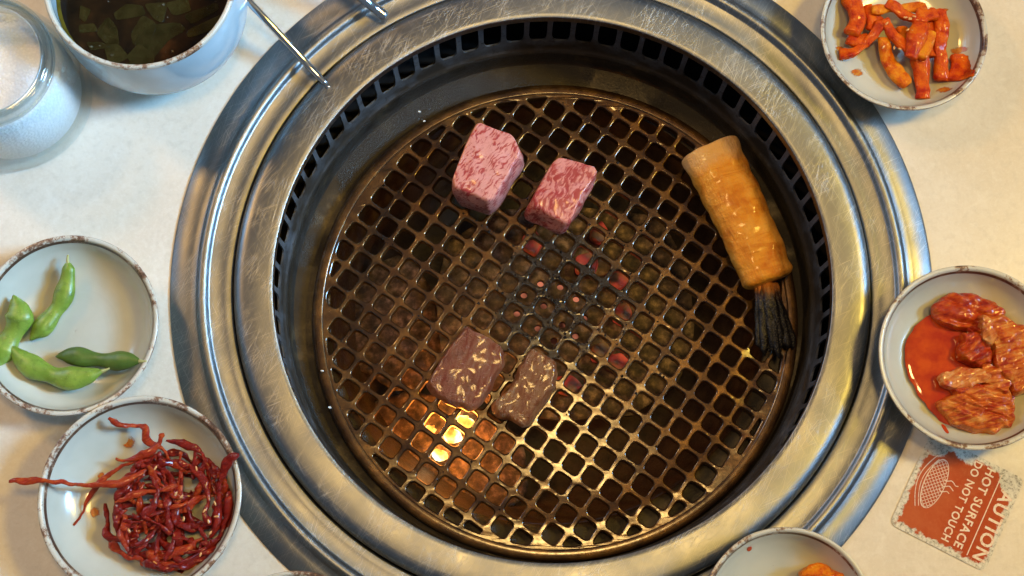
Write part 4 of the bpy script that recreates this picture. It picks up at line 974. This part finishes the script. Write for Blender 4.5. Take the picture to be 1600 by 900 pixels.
kimchi([(20.04, -5.79, 0.95), (21.17, -5.67, 0.95), (22.16, -5.66, 0.95), (21.64, -6.10, 0.95), (20.38, -6.29, 0.95)], 0.95, 1.6, 'thin red kimchi strip above the ribbed lowest leaf', 'kimchi_red', 9.5, 1.5, 6, 0.06)
smear('sauce_spot', [(19.62, -7.60, 0.95), (19.86, -7.66, 0.95), (20.01, -8.15, 0.95), (19.76, -8.21, 0.95)], 3, 'sauce', 'small red sauce spot below the kimchi juice', seed=4)

# ------------------------------------------------------------------ bottom dish
m5 = [(12.00, -15.20, 1.10), (12.54, -14.74, 1.10), (12.96, -14.56, 1.10), (13.47, -14.79, 1.10), (13.66, -15.05, 1.10), (14.17, -15.20, 1.10), (13.93, -15.85, 1.10), (12.49, -15.85, 1.10)]
o = mesh('orange_morsel', rest(slab([(x, y, 1.8) for x, y, z in m5], [(x, y, 0.8) for x, y, z in m5], n=60, amp=0.16, freq=1.5, seed=3, dome=0.2, it=1), 5), 'radish_yellow', org=(m5[0][0], m5[0][1], 0.8))
tag(o, 'orange pickled morsel cut off by the bottom edge', 'pickle')
smear('sauce_spot', [(9.52, -13.84, 1.70), (9.73, -13.78, 1.70), (9.77, -13.96, 1.70), (9.62, -14.06, 1.70), (9.48, -13.98, 1.70)], 5, 'sauce', 'single red sauce drop inside the bottom dish', th=0.05, seed=2)

# ------------------------------------------------------------------ soup bowl
SB = (-20.97, 14.16, 6.20)
bowl = thing('soup_bowl', (SB[0], SB[1], 0.012), 'pale blue glazed bowl with speckled rim holding dark soup', 'bowl')
BR, BH = 4.85, 6.2
out = [(0.05, 0.5), (2.6, 0.45), (2.7, 0.0), (3.05, 0.0), (3.2, 0.35), (4.2, 1.0), (4.82, 2.2), (4.96, 3.6), (4.93, 5.2), (4.86, 6.0)]
mesh('body', warp(lathe(out[:4]+smooth_prof(out[4:], 2), 128), 1.0), 'glaze_blue', bowl)
mesh('rim', warp(lathe(smooth_prof([(4.86, 5.98), (4.87, 6.1), (4.83, 6.2), (4.74, 6.23), (4.64, 6.2), (4.59, 6.1), (4.57, 5.98)], 2), 128), 1.0), 'rim_speck', bowl)
mesh('inside', warp(lathe(smooth_prof([(4.575, 6.0), (4.62, 5.2), (4.70, 3.8), (4.45, 2.2), (3.4, 1.1), (1.5, 0.8), (0.05, 0.8)], 2), 128), 1.0), 'glaze_blue', bowl)
BZ = 4.45
broth = thing('dark_soup', (SB[0], SB[1], BZ), 'dark brown clear soup in the pale blue bowl', 'soup')
mesh('surface', lathe([(0.05, 0.0), (4.47, 0.0)], 96), 'broth', broth)
mesh('shallow_edge', lathe(smooth_prof([(4.47, 0.0), (4.58, 0.01), (4.655, 0.05)], 1), 96), 'broth_edge', broth)
leaves = [[(-23.39, 11.94, 4.76), (-22.91, 12.71, 4.76), (-22.47, 12.17, 4.76), (-22.34, 11.39, 4.76), (-22.76, 11.30, 4.76)], [(-21.59, 11.91, 4.76), (-21.15, 12.80, 4.76), (-20.51, 12.40, 4.76), (-20.76, 11.40, 4.76), (-21.45, 11.39, 4.76)], [(-20.81, 12.26, 4.78), (-19.43, 12.40, 4.78), (-19.10, 12.06, 4.78), (-19.81, 11.62, 4.78), (-20.51, 10.66, 4.78), (-21.31, 11.31, 4.78)],
          [(-22.96, 11.23, 4.77), (-22.30, 11.24, 4.77), (-21.82, 10.65, 4.77), (-22.62, 10.16, 4.77)], [(-21.72, 10.65, 4.76), (-21.24, 11.25, 4.76), (-20.52, 10.73, 4.76), (-20.56, 10.15, 4.76), (-21.38, 10.18, 4.76)], [(-24.31, 12.34, 4.76), (-23.66, 12.42, 4.76), (-23.46, 12.05, 4.76), (-24.25, 11.97, 4.76)],
          [(-23.86, 11.41, 4.78), (-23.18, 11.41, 4.78), (-22.81, 11.16, 4.78), (-23.63, 11.01, 4.78)], [(-22.51, 13.02, 4.77), (-21.99, 13.47, 4.77), (-21.29, 13.39, 4.77), (-21.12, 12.95, 4.77), (-22.36, 12.70, 4.77)], [(-18.91, 12.96, 4.76), (-17.48, 13.57, 4.76), (-17.39, 13.20, 4.76), (-18.54, 12.52, 4.76)],
          [(-18.66, 12.14, 4.77), (-16.76, 13.12, 4.77), (-16.87, 12.45, 4.77), (-18.57, 11.77, 4.77)], [(-22.13, 10.07, 4.76), (-21.46, 10.36, 4.76), (-21.42, 9.59, 4.76), (-22.11, 9.59, 4.76)], [(-21.36, 10.08, 4.77), (-20.48, 10.09, 4.77), (-20.46, 9.60, 4.77), (-21.33, 9.56, 4.77)],
          [(-20.26, 9.77, 4.76), (-19.94, 10.26, 4.76), (-19.17, 10.01, 4.76), (-19.43, 9.71, 4.76)], [(-21.01, 13.47, 4.78), (-19.97, 13.55, 4.78), (-20.13, 12.58, 4.78), (-20.56, 12.80, 4.78)], [(-23.96, 10.68, 4.76), (-22.38, 9.59, 4.76), (-22.48, 9.48, 4.76), (-23.84, 10.42, 4.76)], [(-24.34, 13.38, 4.76), (-23.84, 13.16, 4.76), (-24.08, 12.57, 4.76), (-24.34, 12.79, 4.76)],
          [(-19.91, 13.56, 4.76), (-18.95, 13.79, 4.76), (-18.78, 13.19, 4.76), (-19.53, 12.96, 4.76)]]
leaf_lab = ['pointed olive leaf piece left of centre in the soup', 'olive leaf piece with a peaked top in the middle of the soup', 'large olive leaf piece right of the middle of the soup', 'square olive leaf piece below the pointed one', 'olive leaf piece overlapping just below the soup centre',
            'small pale leaf strip by the left edge of the soup', 'small rounded leaf scrap below the pale left strip', 'olive leaf piece near the top with a light edge', 'long leaf piece at the upper right of the soup', 'longest leaf strip along the right of the soup', 'leaf square at the bottom of the soup, left one', 'leaf square at the bottom of the soup, right one',
            'small leaf corner at the bottom right of the soup', 'leaf piece at the top centre cut by the frame', 'thin dark leaf strip along the lower left edge of the soup', 'leaf scrap at the upper left edge of the soup', 'leaf piece at the top right of centre cut by the frame']
for i, (p, lab) in enumerate(zip(leaves, leaf_lab)):
    q = resample(round_poly(p, 1, 0.12), 28); c = sum(q, Vector())/28; q = [c+(k-c)*1.22 for k in q]
    v = []; f = []
    for s, dz in ((0.98, -0.012), (1.0, 0.0), (0.99, 0.004), (0.6, 0.006), (0.04, 0.006)):
        for w_ in q:
            k = c+(w_-c)*s; d_ = math.hypot(k.x-SB[0], k.y-SB[1]); g_ = min(1, 4.40/max(d_, 1e-6)); v.append((SB[0]+(k.x-SB[0])*g_, SB[1]+(k.y-SB[1])*g_, BZ+0.012+0.0015*i+dz))
    for j in range(4):
        for k in range(28): f.append((j*28+k, j*28+(k+1) % 28, (j+1)*28+(k+1) % 28, (j+1)*28+k))
    f.append(tuple(range(28))); f.append(tuple(range(4*28, 5*28)))
    tag(mesh('leaf_piece', (v, f), 'leaf', org=(c.x, c.y, BZ), smooth=False), lab, 'leaf', 'leaf pieces floating in the soup')
rs2 = random.Random(5)
bub = lathe(smooth_prof([(0.055, 0.0), (0.05, 0.03), (0.03, 0.05), (0.002, 0.055)], 1), 12)
first = None
for i in range(26):
    a, r_ = rs2.uniform(math.pi*0.95, 2.05*math.pi), 4.1*math.sqrt(rs2.random())
    loc = (r_*math.cos(a), r_*math.sin(a), 0.045)
    if first is None: first = mesh('bubble', bub, 'bubble', broth, loc=loc); o = first
    else:
        o = first.copy(); col.objects.link(o); o.parent = broth; o.location = [c*CM for c in loc]
    s = rs2.choice((0.4, 0.5, 0.6, 0.8, 1.2)); o.scale = (s, s, s)

# ------------------------------------------------------------------ salt jar
JB = (-28.59, 9.86, 0.00)
jar = thing('glass_jar', (JB[0], JB[1], 0.012), 'clear round glass jar of coarse white salt at the left edge', 'jar')
out = smooth_prof([(0.02, 0.0), (3.3, 0.0), (3.9, 0.1), (4.05, 0.6), (4.05, 2.4), (3.95, 3.9), (3.6, 4.9), (3.42, 5.3), (3.48, 5.7), (3.52, 6.0), (3.40, 6.22), (3.15, 6.25), (2.98, 6.1), (2.98, 5.6)], 2)
inn = smooth_prof([(2.98, 5.6), (3.05, 5.1), (3.5, 4.5), (3.72, 3.7), (3.80, 2.4), (3.80, 0.8), (3.5, 0.45), (0.02, 0.42)], 2)
mesh('jar_body', lathe(out[:-8]+inn[8:], 96), 'glass', jar)
mesh('jar_rim', lathe(smooth_prof([(3.30, 5.25), (3.36, 5.7), (3.38, 6.0), (3.28, 6.22), (3.06, 6.27), (2.86, 6.1), (2.83, 5.7), (2.9, 5.2)], 2), 96), 'glass_rim', jar)
mesh('jar_neck_ring', lathe(smooth_prof([(3.32, 5.22), (3.42, 5.3), (3.46, 5.42), (3.41, 5.52), (3.32, 5.5)], 1), 96), 'glass_rim', jar)
sv, sf = [], []
SN = 72
for k, (r_, z) in enumerate(((0.02, 0.5), (3.2, 0.5), (3.55, 0.9), (3.60, 2.4), (3.50, 3.4), (3.25, 4.2))):
    for i in range(SN):
        a = 2*math.pi*i/SN; sv.append((r_*math.cos(a), r_*math.sin(a), z))
for k in range(1, 15):
    r_ = 3.25*(1-k/14.2)
    for i in range(SN):
        a = 2*math.pi*i/SN; x, y = r_*math.cos(a), r_*math.sin(a)
        sv.append((x, y, 4.25+0.16*noise.noise(Vector((x*.6, y*.6, 1)))-0.10*y+0.07*noise.noise(Vector((x*3.5, y*3.5, 4)))))
for j in range(19):
    for i in range(SN): sf.append((j*SN+i, j*SN+(i+1) % SN, (j+1)*SN+(i+1) % SN, (j+1)*SN+i))
so = mesh('coarse_salt', (sv, sf), 'salt', loc=(JB[0], JB[1], 0.0))
tag(so, 'coarse white salt filling the glass jar', 'salt', kind='stuff')
# loose grains on the ledge of the grill
gr = [((655, 175), 'upper left ledge, higher of two'), ((663, 190), 'upper left ledge, lower of two'), ((503, 580), 'left ledge beside the grate rim'), ((515, 637), 'lower left ledge beside the grate rim'), ((448, 413), 'left wall of the well')]
for i, (p, lab) in enumerate(zip([(-7.41, 11.15, -5.10), (-7.10, 10.57, -5.10), (-12.53, -3.99, -4.85), (-12.06, -6.00, -4.90)], ('upper left of the grate, the higher of two', 'upper left of the grate, the lower of two', 'left of the grate rim at mid height', 'lower left of the grate rim'))):
    c8 = [(0.11*math.cos(k*1.26+i), 0.085*math.sin(k*1.26+i), 0) for k in range(5)]
    vf = slab([(x*.7, y*.7, 0.11) for x, y, z in c8], c8, n=20, rings=3, amp=0.03, seed=i, it=1)
    tag(mesh('salt_grain', vf, 'crystal', loc=p, smooth=False), 'white salt grain ' + lab, 'salt grain', 'salt grains dropped on the grill')

# ------------------------------------------------------------------ tongs
ta = [(-12.11, 10.64, 0.72), (-13.16, 11.69, 1.10), (-14.38, 12.85, 1.90), (-16.05, 14.44, 2.90), (-18.88, 17.29, 4.20), (-24.90, 23.62, 5.60)]
tb_ = [(-8.92, 14.43, 0.90), (-9.45, 14.74, 1.20), (-10.17, 15.14, 1.80), (-12.34, 16.49, 2.90), (-16.30, 19.31, 4.20), (-24.58, 23.81, 5.60)]
TO = (ta[0][0], ta[0][1], 0.62)
tongs = thing('steel_tongs', TO, 'polished steel tongs resting their slim tips on the upper left of the ring', 'tongs')
rel = lambda P_: [(a-TO[0], b-TO[1], c-TO[2]) for a, b, c in P_]
mesh('arm', tube(rel(ta), lambda t: 0.21 if t > 0.08 else 0.15+0.75*t, 12, 0.8, steps=60), 'chrome', tongs)
mesh('arm', tube(rel(tb_), lambda t: 0.30 if t > 0.05 else 0.2+2*t, 12, 0.45, steps=60), 'chrome', tongs)
tip = rel([(-12.04, 10.61, 0.70), (-12.18, 10.74, 0.75)])
mesh('tip', tube(rel([(-12.33, 10.80, 0.68), (-12.12, 10.62, 0.68), (-11.94, 10.45, 0.66)]), lambda t: 0.13, 10, 0.6, steps=8), 'chrome', tongs)
pv = rel([(-23.88, 22.69, 5.45), (-25.70, 24.36, 5.90)])
mesh('pivot', tube([pv[0], pv[1]], lambda t: 0.9, 16, 0.5, steps=8), 'chrome', tongs)

# ------------------------------------------------------------------ caution sticker
corners = [Vector(p) for p in [(19.26, -8.21, 0.03), (24.01, -10.48, 0.03), (21.67, -14.90, 0.03), (17.21, -12.31, 0.03)]]     # top, right, bottom, left in the picture
SC = sum(corners, Vector())/4
# the lettering reads from the top edge to the bottom edge: its x axis runs from the 'right' corner towards the 'bottom' corner
xa = ((corners[2]-corners[1]) + (corners[3]-corners[0])).normalized()
srz = math.atan2(xa.y, xa.x)
side = 2.62
st = thing('caution_sticker', (SC.x, SC.y, 0.012), 'worn orange square caution sticker on the table beside the grill', 'sticker', rz=srz)
sq = []
for cx, cy, a0 in ((1, 1, 0), (-1, 1, 90), (-1, -1, 180), (1, -1, 270)):
    for k in range(6):
        a = R(a0+18*k); sq.append((cx*(side-0.35)+0.35*math.cos(a), cy*(side-0.35)+0.35*math.sin(a)))
mesh('sheet', prism(sq, 0.0, 0.05), 'sticker', st, smooth=False)
def text(body, cap, x0, x1, y):
    """white lettering of a given cap height, fitted between x0 and x1"""
    cu = bpy.data.curves.new('lettering', 'FONT'); cu.body = body; cu.size = cap/0.69*CM; cu.space_character = 1.12
    cu.offset = 0.030*cap*CM; cu.extrude = 0.004*CM; cu.fill_mode = 'BOTH'; cu.resolution_u = 3
    tmp = bpy.data.objects.new('tmp', cu); col.objects.link(tmp)
    dg = bpy.context.evaluated_depsgraph_get(); dg.update()
    me = bpy.data.meshes.new_from_object(tmp.evaluated_get(dg)); bpy.data.objects.remove(tmp); bpy.data.curves.remove(cu)
    me.name = 'lettering'; me.materials.clear(); me.materials.append(MATS['print'])
    xs = [q.co.x for q in me.vertices]; k = (x1-x0)*CM/(max(xs)-min(xs))
    o = bpy.data.objects.new('lettering', me); col.objects.link(o); o.parent = st
    o.location = (x0*CM-min(xs)*k, y*CM, 0.056*CM); o.scale = (k, 1, 1)
    o['label'] = 'white printed words ' + body
    return o
text('AUTION', 0.66, -1.66, 2.22, 1.78)
text('HOT SURFACE', 0.44, -2.32, 2.12, 0.70)
text('DO NOT TOUCH', 0.40, -2.36, 2.10, 0.0)
mesh('rule', prism([(-2.30, 1.47), (2.25, 1.47), (2.25, 1.52), (-2.30, 1.52)], 0.052, 0.057), 'print', st, smooth=False)
# grill icon: oval of crossed wires, two rim arcs and three steam lines
def line2(pts, w=0.022): return tube([(x, y, 0.056) for x, y in pts], lambda t: w, 6, 0.25, steps=max(14, 6*len(pts)))
IC, IA, IB, IR = (-0.30, -1.40), 1.35, 0.52, R(0)
def ell(t, k=1.0): 
    x, y = IA*k*math.cos(t), IB*k*math.sin(t); return (IC[0]+x*math.cos(IR)-y*math.sin(IR), IC[1]+x*math.sin(IR)+y*math.cos(IR))
parts = [line2([ell(math.pi*(1.0+k/14)) for k in range(15)], 0.03), line2([ell(math.pi*k/14) for k in range(15)], 0.02)]
for k in range(-7, 8):
    for sl in (1.0, -1.0):
        x0 = k*0.22; seg = []
        for t in range(-20, 21):
            u = t/20*IB; x = x0+u*sl*1.0
            if (x/IA)**2+(u/IB)**2 < 1: seg.append((IC[0]+x*math.cos(IR)-u*math.sin(IR), IC[1]+x*math.sin(IR)+u*math.cos(IR)))
        if len(seg) > 3: parts.append(line2([seg[0], seg[len(seg)//2], seg[-1]], 0.014))
parts.append(line2([(IC[0]-1.4+2.9*k/10, IC[1]-0.36-0.5*math.sin(math.pi*(k+0.5)/11)) for k in range(11)], 0.022))
parts.append(line2([(IC[0]-1.25+2.65*k/10, IC[1]-0.22-0.44*math.sin(math.pi*(k+0.5)/11)) for k in range(11)], 0.020))
mesh('grill_icon', join(*parts), 'print', st)
sp_ = []
for k in range(3):
    x0 = -0.75+0.3*k
    sp_.append(line2([(x0+0.07*math.sin(j*1.5), -1.1+0.14*j) for j in range(7-k)], 0.024))
mesh('steam_lines', join(*sp_), 'print', st)
